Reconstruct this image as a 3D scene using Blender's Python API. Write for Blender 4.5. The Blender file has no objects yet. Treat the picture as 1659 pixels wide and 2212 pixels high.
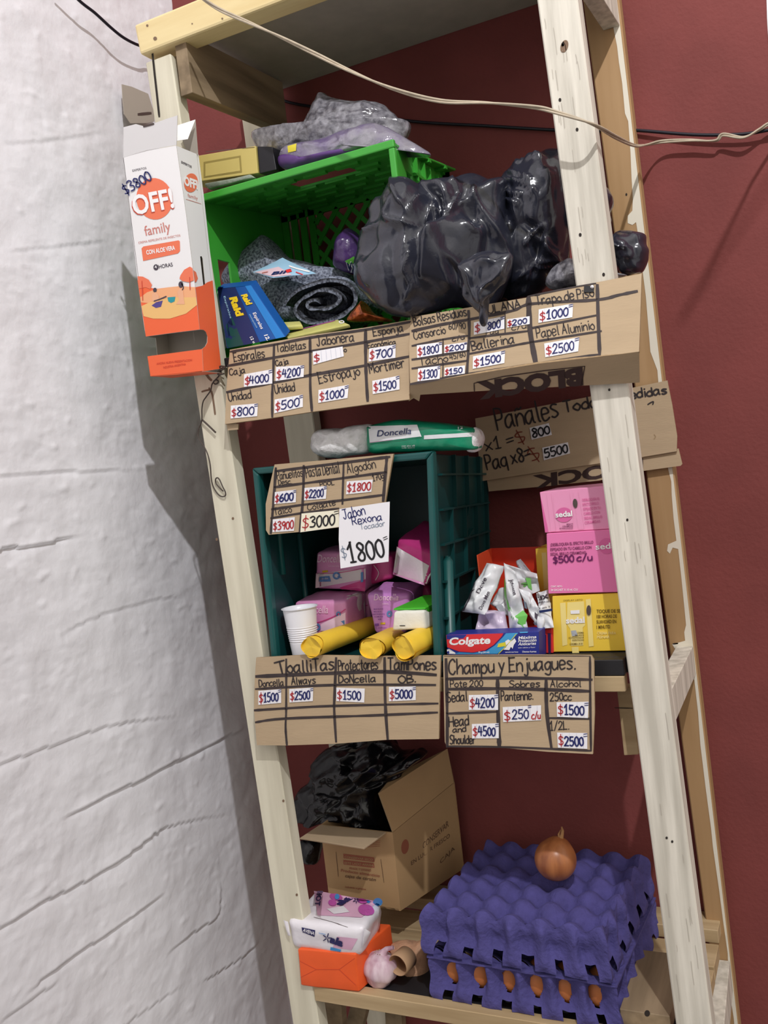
import bpy, bmesh, math, random
from mathutils import Vector, Matrix, noise
from mathutils.bvhtree import BVHTree
from mathutils.geometry import tessellate_polygon

# ------------------------------------------------------------------ camera, light, exposure
C = Vector((0.51676708, -1.23655439, 1.48321122))
R = ((0.89543224, 0.42965821, -0.11659728), (-0.08420440, -0.09372284, -0.99203107), (-0.43716212, 0.89811461, -0.04774333))
FPX, CX, CY = 2000.0, 829.5, 1106.0
scene = bpy.context.scene
col = scene.collection
cam_data = bpy.data.cameras.new('camera')
cam = bpy.data.objects.new('camera', cam_data)
col.objects.link(cam)
cam_data.sensor_fit = 'VERTICAL'
cam_data.sensor_height = 36.0
cam_data.lens = FPX / 2212.0 * 36.0
cam_data.clip_start = 0.05
r0, r1, r2 = Vector(R[0]), Vector(R[1]), Vector(R[2])
m3 = Matrix((r0, -r1, -r2)).transposed()
cam.matrix_world = Matrix.Translation(C) @ m3.to_4x4()
scene.camera = cam

KEY = Vector((1.0, -1.4, 3.3))
world = bpy.data.worlds.new('room_ambient')
scene.world = world
world.use_nodes = True
bg = world.node_tree.nodes['Background']
wn = world.node_tree                      # the rest of the room: bright above and to the right, dim towards the floor
w_tc = wn.nodes.new('ShaderNodeTexCoord'); w_sp = wn.nodes.new('ShaderNodeSeparateXYZ')
wn.links.new(w_tc.outputs['Generated'], w_sp.inputs[0])
w_mr = wn.nodes.new('ShaderNodeMapRange'); w_mr.interpolation_type = 'SMOOTHSTEP'
for i_, v_ in ((1, -.25), (2, .75), (3, .05), (4, .95)): w_mr.inputs[i_].default_value = v_
wn.links.new(w_sp.outputs['Z'], w_mr.inputs[0])
w_mx = wn.nodes.new('ShaderNodeMapRange'); w_mx.interpolation_type = 'SMOOTHSTEP'
for i_, v_ in ((1, .15), (2, .95), (3, 0), (4, .62)): w_mx.inputs[i_].default_value = v_
wn.links.new(w_sp.outputs['X'], w_mx.inputs[0])
w_m = wn.nodes.new('ShaderNodeMath'); w_m.operation = 'ADD'
wn.links.new(w_mr.outputs[0], w_m.inputs[0]); wn.links.new(w_mx.outputs[0], w_m.inputs[1])
wn.links.new(w_m.outputs[0], bg.inputs[1])
bg.inputs[0].default_value = (1.0, 0.95, 0.885, 1)
ld = bpy.data.lights.new('ceiling_bulb', 'POINT')
ld.energy = 148.0
ld.color = (0.985, 0.98, 1.0)
ld.shadow_soft_size = 0.022
lo = bpy.data.objects.new('ceiling_bulb_light', ld)
lo.location = KEY
col.objects.link(lo)
scene.view_settings.view_transform = 'Standard'
scene.view_settings.look = 'None'
scene.view_settings.exposure = 0.0
scene.view_settings.gamma = 1.0

# ------------------------------------------------------------------ pixel to place
def ray(px, py):
    a, b = (px - CX) / FPX, (py - CY) / FPX
    return r0 * a + r1 * b + r2
def at(px, py, Y):
    v = ray(px, py); return C + v * ((Y - C.y) / v.y)
def atX(px, py, X):
    v = ray(px, py); return C + v * ((X - C.x) / v.x)
def atZ(px, py, Z):
    v = ray(px, py); return C + v * ((Z - C.z) / v.z)
def atP(px, py, p, n):
    v = ray(px, py); return C + v * ((p - C).dot(n) / v.dot(n))
def T(x0, y0, s):
    def f(*p):
        return [(x0 + a * s, y0 + b * s) for a, b in p]
    return f
def plane3(a, b, c):
    n = (b - a).cross(c - a).normalized()
    if n.dot(C - a) < 0: n = -n
    return a, n
def onplane(pl, off=0.0):
    p, n = pl
    return lambda x, y: atP(x, y, p + n * off, n)
def onmesh(mb, off=0.0006, fallY=0.0):
    bvh = BVHTree.FromPolygons([tuple(v) for v in mb.v], mb.f)
    last = [None]
    def m(x, y):
        v = ray(x, y).normalized()
        h = bvh.ray_cast(C, v)
        if h[0] is None:
            if last[0] is not None:
                p, n = last[0]; return atP(x, y, p, n) + n * 0
            return at(x, y, fallY)
        n = h[1]
        if n.dot(v) > 0: n = -n
        p = h[0] + n * off
        last[0] = (p, n)
        return p
    return m

# ------------------------------------------------------------------ materials
def lin(c):
    return tuple((x / 255 / 12.92 if x / 255 <= 0.04045 else ((x / 255 + 0.055) / 1.055) ** 2.4) for x in c)
MATS = {}
def mat(name, rgb, rough=0.6, var=0.0, scale=20.0, bump=0.0, bscale=60.0, stretch=None, spec=0.4, rgb2=None, alpha=1.0, trans=0.0, coat=0.0, metal=0.0, detail=6.0, bdist=0.002):
    m = bpy.data.materials.new(name); m.use_nodes = True
    nt = m.node_tree; b = nt.nodes['Principled BSDF']
    c = lin(rgb)
    b.inputs['Base Color'].default_value = (*c, 1)
    b.inputs['Roughness'].default_value = rough
    b.inputs['Specular IOR Level'].default_value = spec
    b.inputs['Metallic'].default_value = metal
    b.inputs['Alpha'].default_value = alpha
    b.inputs['Transmission Weight'].default_value = trans
    b.inputs['Coat Weight'].default_value = coat
    if var > 0 or rgb2 or bump > 0:
        tc = nt.nodes.new('ShaderNodeTexCoord'); mp = nt.nodes.new('ShaderNodeMapping')
        nt.links.new(tc.outputs['Object'], mp.inputs[0])
        if stretch: mp.inputs['Scale'].default_value = stretch
    if var > 0 or rgb2:
        nz = nt.nodes.new('ShaderNodeTexNoise'); nz.inputs['Scale'].default_value = scale; nz.inputs['Detail'].default_value = detail
        nt.links.new(mp.outputs[0], nz.inputs['Vector'])
        rp = nt.nodes.new('ShaderNodeValToRGB')
        c2 = lin(rgb2) if rgb2 else tuple(max(0, x * (1 - var)) for x in c)
        c1 = c if rgb2 else tuple(min(1, x * (1 + var * .5)) for x in c)
        rp.color_ramp.elements[0].position = 0.35; rp.color_ramp.elements[1].position = 0.65
        rp.color_ramp.elements[0].color = (*c2, 1); rp.color_ramp.elements[1].color = (*c1, 1)
        nt.links.new(nz.outputs[0], rp.inputs[0]); nt.links.new(rp.outputs[0], b.inputs['Base Color'])
    if bump > 0:
        n2 = nt.nodes.new('ShaderNodeTexNoise'); n2.inputs['Scale'].default_value = bscale; n2.inputs['Detail'].default_value = 4
        nt.links.new(mp.outputs[0], n2.inputs['Vector'])
        bp = nt.nodes.new('ShaderNodeBump'); bp.inputs['Strength'].default_value = bump; bp.inputs['Distance'].default_value = bdist
        nt.links.new(n2.outputs[0], bp.inputs['Height']); nt.links.new(bp.outputs[0], b.inputs['Normal'])
    MATS[name] = m
    return m
W = (1, 1, 0.09)
mat('white_plaster', (230, 229, 234), .85, .05, 5, .4, 60, bdist=.003)
mat('red_plaster', (128, 63, 60), .8, .10, 9, .35, 160)
mat('grey_floor', (84, 78, 72), .7, .15, 6)
mat('ceiling_paint', (225, 222, 216), .9)
mat('white_paint_wood', (232, 226, 212), .6, stretch=(1, 1, .06), scale=70, rgb2=(196, 190, 176), bump=.35, bscale=90)
mat('cream_paint_wood', (226, 220, 198), .6, stretch=(1, 1, .08), scale=40, rgb2=(205, 198, 176), bump=.25, bscale=60)
mat('yellow_pine', (238, 219, 168), .55, stretch=(.08, 1, 1), scale=40, rgb2=(224, 200, 145), bump=.2)
mat('raw_wood', (180, 145, 104), .7, stretch=(1, 1, .07), scale=30, rgb2=(166, 130, 88), bump=.2)
mat('plank_wood', (196, 172, 134), .7, stretch=(.08, 1, 1), scale=40, rgb2=(170, 145, 108), bump=.25)
mat('depth_wood', (158, 138, 110), .7, stretch=(1, .08, 1), scale=40, rgb2=(122, 105, 82), bump=.25)
mat('grey_panel', (176, 170, 160), .75, .08, 30)
mat('black_board', (34, 33, 36), .55, .2, 30)
mat('dark_crack', (48, 42, 38), .9)
mat('wood_knot', (128, 104, 84), .8)
mat('paint_drip', (232, 224, 206), .5)
mat('cardboard', (183, 160, 130), .85, .05, 12, .12, 90, stretch=(1, 1, 5))
mat('cardboard_edge', (160, 135, 102), .9, .15, 200)
mat('kraft_box', (176, 143, 102), .8, .06, 14)
mat('kraft_print', (150, 88, 66), .8)
mat('kraft_print_dark', (104, 76, 56), .8)
mat('marker', (62, 52, 52), .6, .25, 40)
mat('marker_thin', (52, 44, 44), .6)
mat('blue_ink', (36, 42, 100), .5)
mat('red_ink', (172, 38, 44), .5)
mat('maroon_ink', (120, 30, 60), .5)
mat('brown_red_ink', (128, 58, 40), .6)
mat('black_ink', (30, 28, 32), .5)
mat('violet_ink', (110, 28, 92), .5)
mat('grey_ink', (128, 140, 158), .6)
mat('paper', (238, 236, 240), .8)
mat('cream_paper', (242, 236, 212), .8)
mat('rule_line', (196, 198, 212), .8)
mat('print_brown', (62, 44, 42), .8)
# packaging colours
PK = {'white_card': (238, 236, 236), 'grey_card': (176, 168, 156), 'orange_card': (244, 106, 62), 'salmon_print': (238, 122, 88), 'peach_print': (243, 176, 128),
      'sand_print': (240, 192, 122), 'skin_print': (238, 178, 140), 'dark_print': (70, 62, 74), 'purple_print': (84, 70, 140), 'teal_print': (40, 150, 160), 'deep_orange_print': (205, 72, 50),
      'white_print': (246, 244, 244), 'pinkish_print': (206, 130, 120), 'sedal_pink': (238, 128, 182), 'sedal_light_pink': (240, 158, 196), 'sedal_rose': (222, 106, 164), 'sedal_yellow': (246, 208, 72),
      'sedal_light_yellow': (248, 226, 140), 'slot_dark': (86, 74, 70), 'plum_print': (120, 46, 92), 'olive_print': (110, 86, 24), 'colgate_red': (224, 52, 56), 'colgate_blue': (44, 52, 140),
      'colgate_sky': (70, 160, 214), 'colgate_yellow': (226, 216, 60), 'colgate_dark': (48, 34, 78), 'raid_blue': (22, 84, 160), 'raid_light': (36, 128, 206), 'raid_navy': (28, 44, 96), 'raid_yellow': (238, 208, 40), 'raid_green': (20, 74, 72),
      'box_yellow': (208, 188, 112), 'box_olive': (160, 142, 78), 'box_black': (26, 24, 30), 'bin_red': (206, 58, 34), 'bin_orange': (222, 84, 48), 'pale_blue': (160, 200, 226), 'sachet_pink': (226, 196, 206)}
for k, v in PK.items(): mat(k, v, .45)
mat('orange_paper', (240, 96, 44), .5, .05, 30, .1, 40)
mat('foil_white', (226, 228, 230), .28, .06, 30, .5, 40, bdist=.004, spec=.6)
mat('foil_grey', (176, 180, 186), .25, .12, 40, .6, 40, bdist=.004, spec=.6)
mat('foil_green', (106, 186, 84), .3, spec=.6)
mat('foil_lilac', (206, 190, 212), .3, .1, 40, .5, 40, bdist=.004, spec=.6)
mat('pad_pink', (222, 148, 196), .32, .06, 30, .4, 50, bdist=.003, spec=.5)
mat('pad_lilac', (206, 140, 210), .32, .06, 30, .4, 50, bdist=.003, spec=.5)
mat('pad_magenta', (204, 62, 134), .32, .08, 30, .4, 50, bdist=.003, spec=.5)
mat('pad_white', (228, 220, 222), .4, .05, 30, .4, 50, bdist=.003)
mat('pad_blue', (94, 140, 196), .4)
mat('pad_violet', (130, 70, 160), .4)
mat('pad_label', (214, 180, 40), .4)
mat('pad_pale', (246, 214, 234), .4)
mat('pack_green', (20, 136, 100), .3, .08, 30, .4, 50, bdist=.004, spec=.55)
mat('pack_dark_green', (14, 104, 82), .3)
mat('tissue_white', (240, 238, 226), .45, .04, 40, .4, 60, bdist=.004)
mat('tissue_green', (74, 190, 48), .35, .08, 30, .3, 50, bdist=.003)
mat('white_film', (226, 226, 226), .3, .08, 40, .8, 45, bdist=.008, spec=.6)
mat('yellow_cloth', (240, 200, 62), .5, .05, 40, .15, 60)
mat('yellow_cloth_dark', (222, 176, 40), .5)
mat('white_plastic', (240, 240, 246), .3, spec=.5)
mat('green_plastic', (64, 164, 56), .38, .05, 20, spec=.5)
mat('teal_plastic', (16, 64, 64), .4, .1, 20, spec=.45)
mat('teal_rim', (22, 82, 80), .38, .1, 20, spec=.5)
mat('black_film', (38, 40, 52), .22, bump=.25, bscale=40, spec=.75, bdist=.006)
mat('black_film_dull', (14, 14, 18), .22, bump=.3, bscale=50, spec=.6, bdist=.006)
mat('clear_film_grey', (150, 149, 156), .16, .0, 95, .5, 70, spec=.9, bdist=.005, rgb2=(84, 82, 90), coat=.6)
mat('clear_film_violet', (142, 138, 148), .16, .0, 22, .5, 70, spec=.9, bdist=.005, rgb2=(98, 80, 126), coat=.6)
mat('violet_plastic', (96, 62, 128), .3, .15, 30, .4, 40)
mat('grey_green_film', (132, 142, 128), .25, .3, 30, .7, 45, spec=.7, bdist=.008)
mat('violet_pouch', (74, 48, 102), .25, .2, 30, .6, 40, spec=.6, bdist=.006)
mat('label_yellow', (222, 206, 60), .5)
mat('label_green', (92, 168, 66), .4)
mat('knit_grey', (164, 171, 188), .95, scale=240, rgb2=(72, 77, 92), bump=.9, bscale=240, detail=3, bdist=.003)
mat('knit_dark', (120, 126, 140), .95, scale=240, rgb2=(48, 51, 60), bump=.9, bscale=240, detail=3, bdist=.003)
mat('copper_scourer', (186, 92, 40), .25, .5, 120, .9, 120, spec=.8, metal=.5)
mat('pale_olive', (204, 200, 120), .4, .1, 40)
mat('ala_pink', (226, 178, 206), .35)
mat('ala_white', (238, 234, 240), .33, .03, 40, .4, 40, bdist=.004, spec=.55)
mat('ala_magenta', (190, 88, 168), .4)
mat('ala_navy', (38, 36, 92), .4)
mat('ala_blue', (70, 150, 214), .4)
mat('tray_pulp', (78, 73, 132), .95, .12, 60, .8, 140, bdist=.003)
mat('egg_shell', (192, 116, 66), .5, .08, 30, .08, 200)
mat('onion_skin', (182, 116, 70), .35, stretch=(1, 1, .15), scale=60, rgb2=(144, 84, 50), spec=.5)
mat('onion_stem', (188, 140, 92), .7, .2, 60)
mat('garlic_skin', (222, 200, 208), .5, stretch=(1, 1, .3), scale=70, rgb2=(188, 150, 166), bump=.3)
mat('garlic_root', (168, 142, 116), .8)
mat('tan_paper', (196, 152, 120), .7, .2, 70, .7, 60, bdist=.005)
mat('tan_core', (182, 146, 112), .7)
mat('cord_white', (186, 172, 150), .5, .15, 60)
mat('cord_black', (26, 24, 36), .45)
mat('thin_wire', (74, 64, 58), .5)
mat('sheen_mark', (210, 208, 205), .6)

# ------------------------------------------------------------------ mesh builder
def crspline(pts, n=6, closed=False):
    P = [Vector(p) for p in pts]; out = []
    k = len(P)
    if k < 3 and not closed:
        return P
    rng = range(k) if closed else range(k - 1)
    for i in rng:
        if closed: a, b, c, d = P[(i - 1) % k], P[i], P[(i + 1) % k], P[(i + 2) % k]
        else: a, b, c, d = P[max(i - 1, 0)], P[i], P[i + 1], P[min(i + 2, k - 1)]
        for j in range(n):
            t = j / n
            out.append(0.5 * ((2 * b) + (c - a) * t + (2 * a - 5 * b + 4 * c - d) * t * t + (3 * b - a - 3 * c + d) * t ** 3))
    if not closed: out.append(P[-1])
    return out

def crumple(w, k):
    """piecewise nearly flat facets meeting in creases"""
    d, P = noise.voronoi(w)
    t = 0.0; ws = 0.0
    for di, p in zip(d, P):
        g = math.exp(-k * (di - d[0])); v = noise.noise_vector(p * 7.3 + Vector((1.7, 9.2, 3.1)))
        t += g * (v.dot(w - p) * 1.6 + v.x * .5); ws += g
    return t / ws
class MB:
    def __init__(s):
        s.v, s.f, s.m, s.sm, s.mats = [], [], [], [], []
    def mi(s, name):
        if name not in s.mats: s.mats.append(name)
        return s.mats.index(name)
    def add(s, vs, fs, m, smooth=False):
        o = len(s.v); k = s.mi(m)
        s.v += [Vector(v) for v in vs]
        for f in fs:
            s.f.append([i + o for i in f]); s.m.append(k); s.sm.append(smooth)
    def addbm(s, bm, m, smooth=False):
        bm.verts.index_update()
        s.add([v.co.copy() for v in bm.verts], [[v.index for v in f.verts] for f in bm.faces], m, smooth); bm.free()
    def hexa(s, q, ext, m, bevel=0.0, seg=2, smooth=False):
        q = [Vector(p) for p in q]
        e = [Vector(x) for x in ext] if isinstance(ext, (list, tuple)) and not isinstance(ext[0], (int, float)) else [Vector(ext)] * 4
        vs = q + [p + x for p, x in zip(q, e)]
        fs = [(0, 1, 2, 3), (7, 6, 5, 4), (0, 4, 5, 1), (1, 5, 6, 2), (2, 6, 7, 3), (3, 7, 4, 0)]
        bm = bmesh.new(); bv = [bm.verts.new(p) for p in vs]
        for f in fs: bm.faces.new([bv[i] for i in f])
        bmesh.ops.recalc_face_normals(bm, faces=bm.faces[:])
        if bevel > 0: bmesh.ops.bevel(bm, geom=bm.edges[:], offset=bevel, segments=seg, affect='EDGES', profile=.5)
        s.addbm(bm, m, smooth)
    def box(s, x0, x1, y0, y1, z0, z1, m, bevel=0.0, seg=1):
        s.hexa([(x0, y0, z1), (x1, y0, z1), (x1, y0, z0), (x0, y0, z0)], (0, y1 - y0, 0), m, bevel, seg)
    def softhex(s, q, ext, m, bevel=.008, amp=.002, freq=30, sub=3, seed=0.0):
        q = [Vector(p) for p in q]
        e = [Vector(ext)] * 4 if not isinstance(ext[0], (list, tuple, Vector)) else [Vector(x) for x in ext]
        vs = q + [p + x for p, x in zip(q, e)]
        bm = bmesh.new(); bv = [bm.verts.new(p) for p in vs]
        for f in [(0, 1, 2, 3), (7, 6, 5, 4), (0, 4, 5, 1), (1, 5, 6, 2), (2, 6, 7, 3), (3, 7, 4, 0)]: bm.faces.new([bv[i] for i in f])
        bmesh.ops.recalc_face_normals(bm, faces=bm.faces[:])
        bmesh.ops.bevel(bm, geom=bm.edges[:], offset=bevel, segments=3, affect='EDGES', profile=.5)
        bmesh.ops.triangulate(bm, faces=[f for f in bm.faces if len(f.verts) > 4])
        bmesh.ops.subdivide_edges(bm, edges=[x for x in bm.edges if x.calc_length() > bevel * 1.2], cuts=sub, use_grid_fill=True)
        bm.normal_update()
        for v in bm.verts:
            p = v.co * freq + Vector((seed, seed * 1.7, -seed))
            v.co += v.normal * (noise.noise(p) * amp + (abs(noise.noise(p * 2.3)) - .25) * amp * .8)
        s.addbm(bm, m, True)
    def tube(s, pts, r, m, seg=8, caps=True, smooth=True):
        P = [Vector(p) for p in pts]; n = len(P); vs = []; fs = []
        rr = r if isinstance(r, (list, tuple)) else [r] * n
        t0 = (P[1] - P[0]).normalized()
        up = Vector((0, 0, 1)) if abs(t0.z) < .9 else Vector((1, 0, 0))
        nx = t0.cross(up).normalized()
        for i in range(n):
            t = (P[min(i + 1, n - 1)] - P[max(i - 1, 0)]).normalized()
            nx = (nx - t * nx.dot(t)).normalized(); ny = t.cross(nx)
            for j in range(seg):
                a = 2 * math.pi * j / seg
                vs.append(P[i] + (nx * math.cos(a) + ny * math.sin(a)) * rr[i])
        for i in range(n - 1):
            for j in range(seg):
                k = (j + 1) % seg
                fs.append((i * seg + j, i * seg + k, (i + 1) * seg + k, (i + 1) * seg + j))
        if caps:
            fs.append(tuple(range(seg))); fs.append(tuple((n - 1) * seg + j for j in range(seg - 1, -1, -1)))
        s.add(vs, fs, m, smooth)
    def lathe(s, base, prof, m, seg=32, axis=None, wob=0, closed=True):
        ax = (axis or Vector((0, 0, 1))).normalized()
        u = ax.orthogonal().normalized(); w = ax.cross(u); vs = []; fs = []
        for (r, h) in prof:
            for j in range(seg):
                a = 2 * math.pi * j / seg
                k = r * (1 + wob * math.cos(a * 7))
                vs.append(base + ax * h + (u * math.cos(a) + w * math.sin(a)) * k)
        for i in range(len(prof) - 1):
            for j in range(seg):
                k = (j + 1) % seg
                fs.append((i * seg + j, i * seg + k, (i + 1) * seg + k, (i + 1) * seg + j))
        s.add(vs, fs, m, True)
    def sheet(s, outer, holes, n, th, m, medge=None):
        """flat polygon with holes, th thick against normal n"""
        loops = [[Vector(p) for p in outer]] + [[Vector(p) for p in h] for h in holes]
        tris = tessellate_polygon(loops); flat = [p for l in loops for p in l]
        s.add(flat, [list(t) for t in tris], m)
        if th > 0:
            s.add([p - n * th for p in flat], [list(t)[::-1] for t in tris], medge or m)
            for l in loops:
                k = len(l)
                s.add(l + [p - n * th for p in l], [(i, (i + 1) % k, (i + 1) % k + k, i + k) for i in range(k)], medge or m)
    def poly(s, mp, pts, m):
        P = [Vector((a, b, 0)) for a, b in pts]
        tris = tessellate_polygon([P])
        s.add([mp(a, b) for a, b in pts], [list(t) for t in tris], m)
    def patch(s, mp, q, m, nx=8, ny=8, smooth=True):
        vs = []
        for j in range(ny + 1):
            for i in range(nx + 1):
                u, v = i / nx, j / ny
                x = (q[0][0] * (1 - u) + q[1][0] * u) * (1 - v) + (q[3][0] * (1 - u) + q[2][0] * u) * v
                y = (q[0][1] * (1 - u) + q[1][1] * u) * (1 - v) + (q[3][1] * (1 - u) + q[2][1] * u) * v
                vs.append(mp(x, y))
        w = nx + 1
        s.add(vs, [(j * w + i, j * w + i + 1, (j + 1) * w + i + 1, (j + 1) * w + i) for j in range(ny) for i in range(nx)], m, smooth)
    def ellipse(s, mp, cx, cy, rx, ry, m, ang=0.0, n=28, r_in=0.0):
        ca, sa = math.cos(ang), math.sin(ang); rings = [1, .66, .33] if r_in == 0 else [1, r_in]
        vs = []
        for k in rings:
            for i in range(n):
                a = 2 * math.pi * i / n
                x, y = rx * k * math.cos(a), ry * k * math.sin(a)
                vs.append(mp(cx + x * ca - y * sa, cy + x * sa + y * ca))
        fs = [(r * n + i, r * n + (i + 1) % n, (r + 1) * n + (i + 1) % n, (r + 1) * n + i) for r in range(len(rings) - 1) for i in range(n)]
        if r_in == 0:
            vs.append(mp(cx, cy)); c = len(vs) - 1; r = len(rings) - 1
            fs += [(r * n + i, r * n + (i + 1) % n, c) for i in range(n)]
        s.add(vs, fs, m)
    def stroke(s, mp, pts, w, m, spl=True, n=5, jit=0.0):
        P = crspline([(a, b, 0) for a, b in pts], n) if spl and len(pts) > 2 else [Vector((a, b, 0)) for a, b in pts]
        Q = [P[0]]
        for p in P[1:]:
            if (p - Q[-1]).length > 1e-4: Q.append(p)
        P = Q
        if len(P) < 2: return
        if len(pts) == 2:
            k = 4; P = [P[0].lerp(P[1], i / k) for i in range(k + 1)]
        vs = []; k = len(P)
        for i in range(k):
            t = (P[min(i + 1, k - 1)] - P[max(i - 1, 0)])
            if t.length < 1e-6: t = Vector((1, 0, 0))
            t.normalize(); nn = Vector((-t.y, t.x, 0))
            ww = w * .5 * (1 + jit * noise.noise(P[i] * .13))
            if i == 0 or i == k - 1: ww *= .75
            e = -t * w * .25 if i == 0 else (t * w * .25 if i == k - 1 else t * 0)
            a, b = P[i] + nn * ww + e, P[i] - nn * ww + e
            vs += [mp(a.x, a.y), mp(b.x, b.y)]
        s.add(vs, [(2 * i, 2 * i + 1, 2 * i + 3, 2 * i + 2) for i in range(k - 1)], m)
    def inflate(s, outline, yc, df, db, m, amp=.004, freq=18, rings=16, n=5, pw=2.2, q=.5, seed=0.0, ridge=0.0, center=None, cr=0.0, crf=20.0, crk=14.0, st=(1, 1, 1), folds=()):
        FL_ = [[Vector(q_) for q_ in crspline([(a_, b_, 0) for a_, b_ in pl_], 3)] for pl_, fh_, fw_ in folds]
        def foldh(x, y):
            q_ = Vector((x, y, 0)); t_ = 0.0
            for L_, (pl_, fh_, fw_) in zip(FL_, folds):
                best = 1e9; bs = 0
                for i_ in range(len(L_) - 1):
                    a_, e_ = L_[i_], L_[i_ + 1]; ab = e_ - a_
                    u_ = max(0, min(1, (q_ - a_).dot(ab) / max(ab.length_squared, 1e-9))); d_ = (q_ - a_ - ab * u_).length
                    if d_ < best: best = d_; bs = (i_ + u_) / (len(L_) - 1)
                if best < fw_ * 4: t_ = max(t_, fh_ * math.exp(-best / fw_) * min(1, bs * 4 + .15, (1 - bs) * 4 + .15))
            return t_
        ycf = yc if callable(yc) else (lambda x, y: yc)
        O = [Vector((p.x, p.y)) for p in crspline([(a, b, 0) for a, b in outline], n, True)]
        c = Vector(center) if center else sum(O, Vector((0, 0))) / len(O)
        k = len(O); cw = at(c.x, c.y, ycf(c.x, c.y))
        vs = []; fs = []
        def pt(p2, r, sgn):
            y0_ = ycf(p2.x, p2.y); p = at(p2.x, p2.y, y0_)
            d = (1 - r ** pw) ** q if r < 1 else 0.0
            w = Vector((p.x, y0_ + (-df if sgn < 0 else db) * d, p.z))
            x = w * freq + Vector((seed, seed * .7, seed * 1.3))
            a = noise.noise(x) * amp * .6 + (abs(noise.noise(x * 1.9)) - .25) * amp
            if ridge:
                f = noise.noise(x * .8 + Vector((3, 1, 2)))
                g = 1 - abs(noise.noise(x * .9 + Vector((f * 1.2, 0, f)))) * 4
                a += ridge * max(g, 0) * d
            if cr: a += cr * crumple(Vector((w.x * st[0], w.y * st[1], w.z * st[2])) * crf + Vector((seed, 2 * seed, seed)), crk)
            if folds and sgn < 0: a += foldh(p2.x, p2.y) / (.35 + .65 * d)
            dirv = (w - Vector((cw.x, y0_, cw.z)))
            if dirv.length > 1e-6: dirv.normalize()
            dirv = (dirv + Vector((0, sgn * 1.0 * (d + .1), 0))).normalized()
            return w + dirv * a * (.35 + .65 * d)
        for sgn in (-1, 1):
            o = len(vs); rs = [1 - i / rings for i in range(rings)]
            for r in rs:
                rr = math.sin(r * math.pi / 2) if rings > 4 else r
                for p in O: vs.append(pt(c + (p - c) * rr, rr, sgn))
            vs.append(pt(c, 0, sgn)); e = len(vs) - 1
            for i in range(rings - 1):
                for j in range(k):
                    a, b = o + i * k + j, o + i * k + (j + 1) % k
                    f = (a, b, b + k, a + k); fs.append(f if sgn > 0 else f[::-1])
            for j in range(k):
                f = (o + (rings - 1) * k + j, o + (rings - 1) * k + (j + 1) % k, e); fs.append(f if sgn > 0 else f[::-1])
        s.add(vs, fs, m, True)
    def pillow(s, q, th, m, nx=14, ny=10, ex=.5, ey=.5, amp=.002, freq=40, seed=0.0, back=True, nrm=None, cr=0.0, crf=60):
        q = [Vector(p) for p in q]
        n = (q[1] - q[0]).cross(q[3] - q[0]).normalized()
        if n.dot(C - q[0]) < 0: n = -n
        if nrm: n = nrm
        w = nx + 1
        for sg in ((1, -1) if back else (1,)):
            vs = []
            for j in range(ny + 1):
                for i in range(nx + 1):
                    u, v = i / nx, j / ny
                    p = (q[0] * (1 - u) + q[1] * u) * (1 - v) + (q[3] * (1 - u) + q[2] * u) * v
                    h = th * max(math.sin(math.pi * u), 0) ** ex * max(math.sin(math.pi * v), 0) ** ey
                    x = p * freq + Vector((seed, -seed, seed * 2))
                    if cr: h += sg * cr * crumple(p * crf + Vector((seed, seed, -seed)), 12) * (h / max(th, 1e-6))
                    vs.append(p + n * (sg * h + amp * noise.noise(x) + amp * (abs(noise.noise(x * 1.7)) - .2)))
            fs = [(j * w + i, j * w + i + 1, (j + 1) * w + i + 1, (j + 1) * w + i) for j in range(ny) for i in range(nx)]
            s.add(vs, fs if sg < 0 else [f[::-1] for f in fs], m, True)
    def build(s, name, parent=None, loc=None):
        me = bpy.data.meshes.new(name)
        if parent is not None:
            rt = parent
            while rt.parent: rt = rt.parent
            o0 = Vector(rt.location)
        elif loc is not None: o0 = Vector(loc)
        else:
            xs = [v.x for v in s.v]; ys = [v.y for v in s.v]; zs = [v.z for v in s.v]
            o0 = Vector(((min(xs) + max(xs)) / 2, (min(ys) + max(ys)) / 2, min(zs)))
        me.from_pydata([tuple(v - o0) for v in s.v], [], s.f)
        for n in s.mats: me.materials.append(MATS[n])
        me.polygons.foreach_set('material_index', s.m)
        me.polygons.foreach_set('use_smooth', s.sm)
        me.update()
        ob = bpy.data.objects.new(name, me); col.objects.link(ob)
        if parent is not None: ob.parent = parent
        else: ob.location = o0
        return ob

def tag(o, label, cat, group=None):
    o['label'] = label; o['category'] = cat
    if group: o['group'] = group
    return o
def struct(o):
    o['kind'] = 'structure'; return o
def thing(name, loc, label, cat, group=None):
    o = bpy.data.objects.new(name, None); col.objects.link(o)
    o.empty_display_size = .03; o.location = loc
    return tag(o, label, cat, group)

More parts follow.
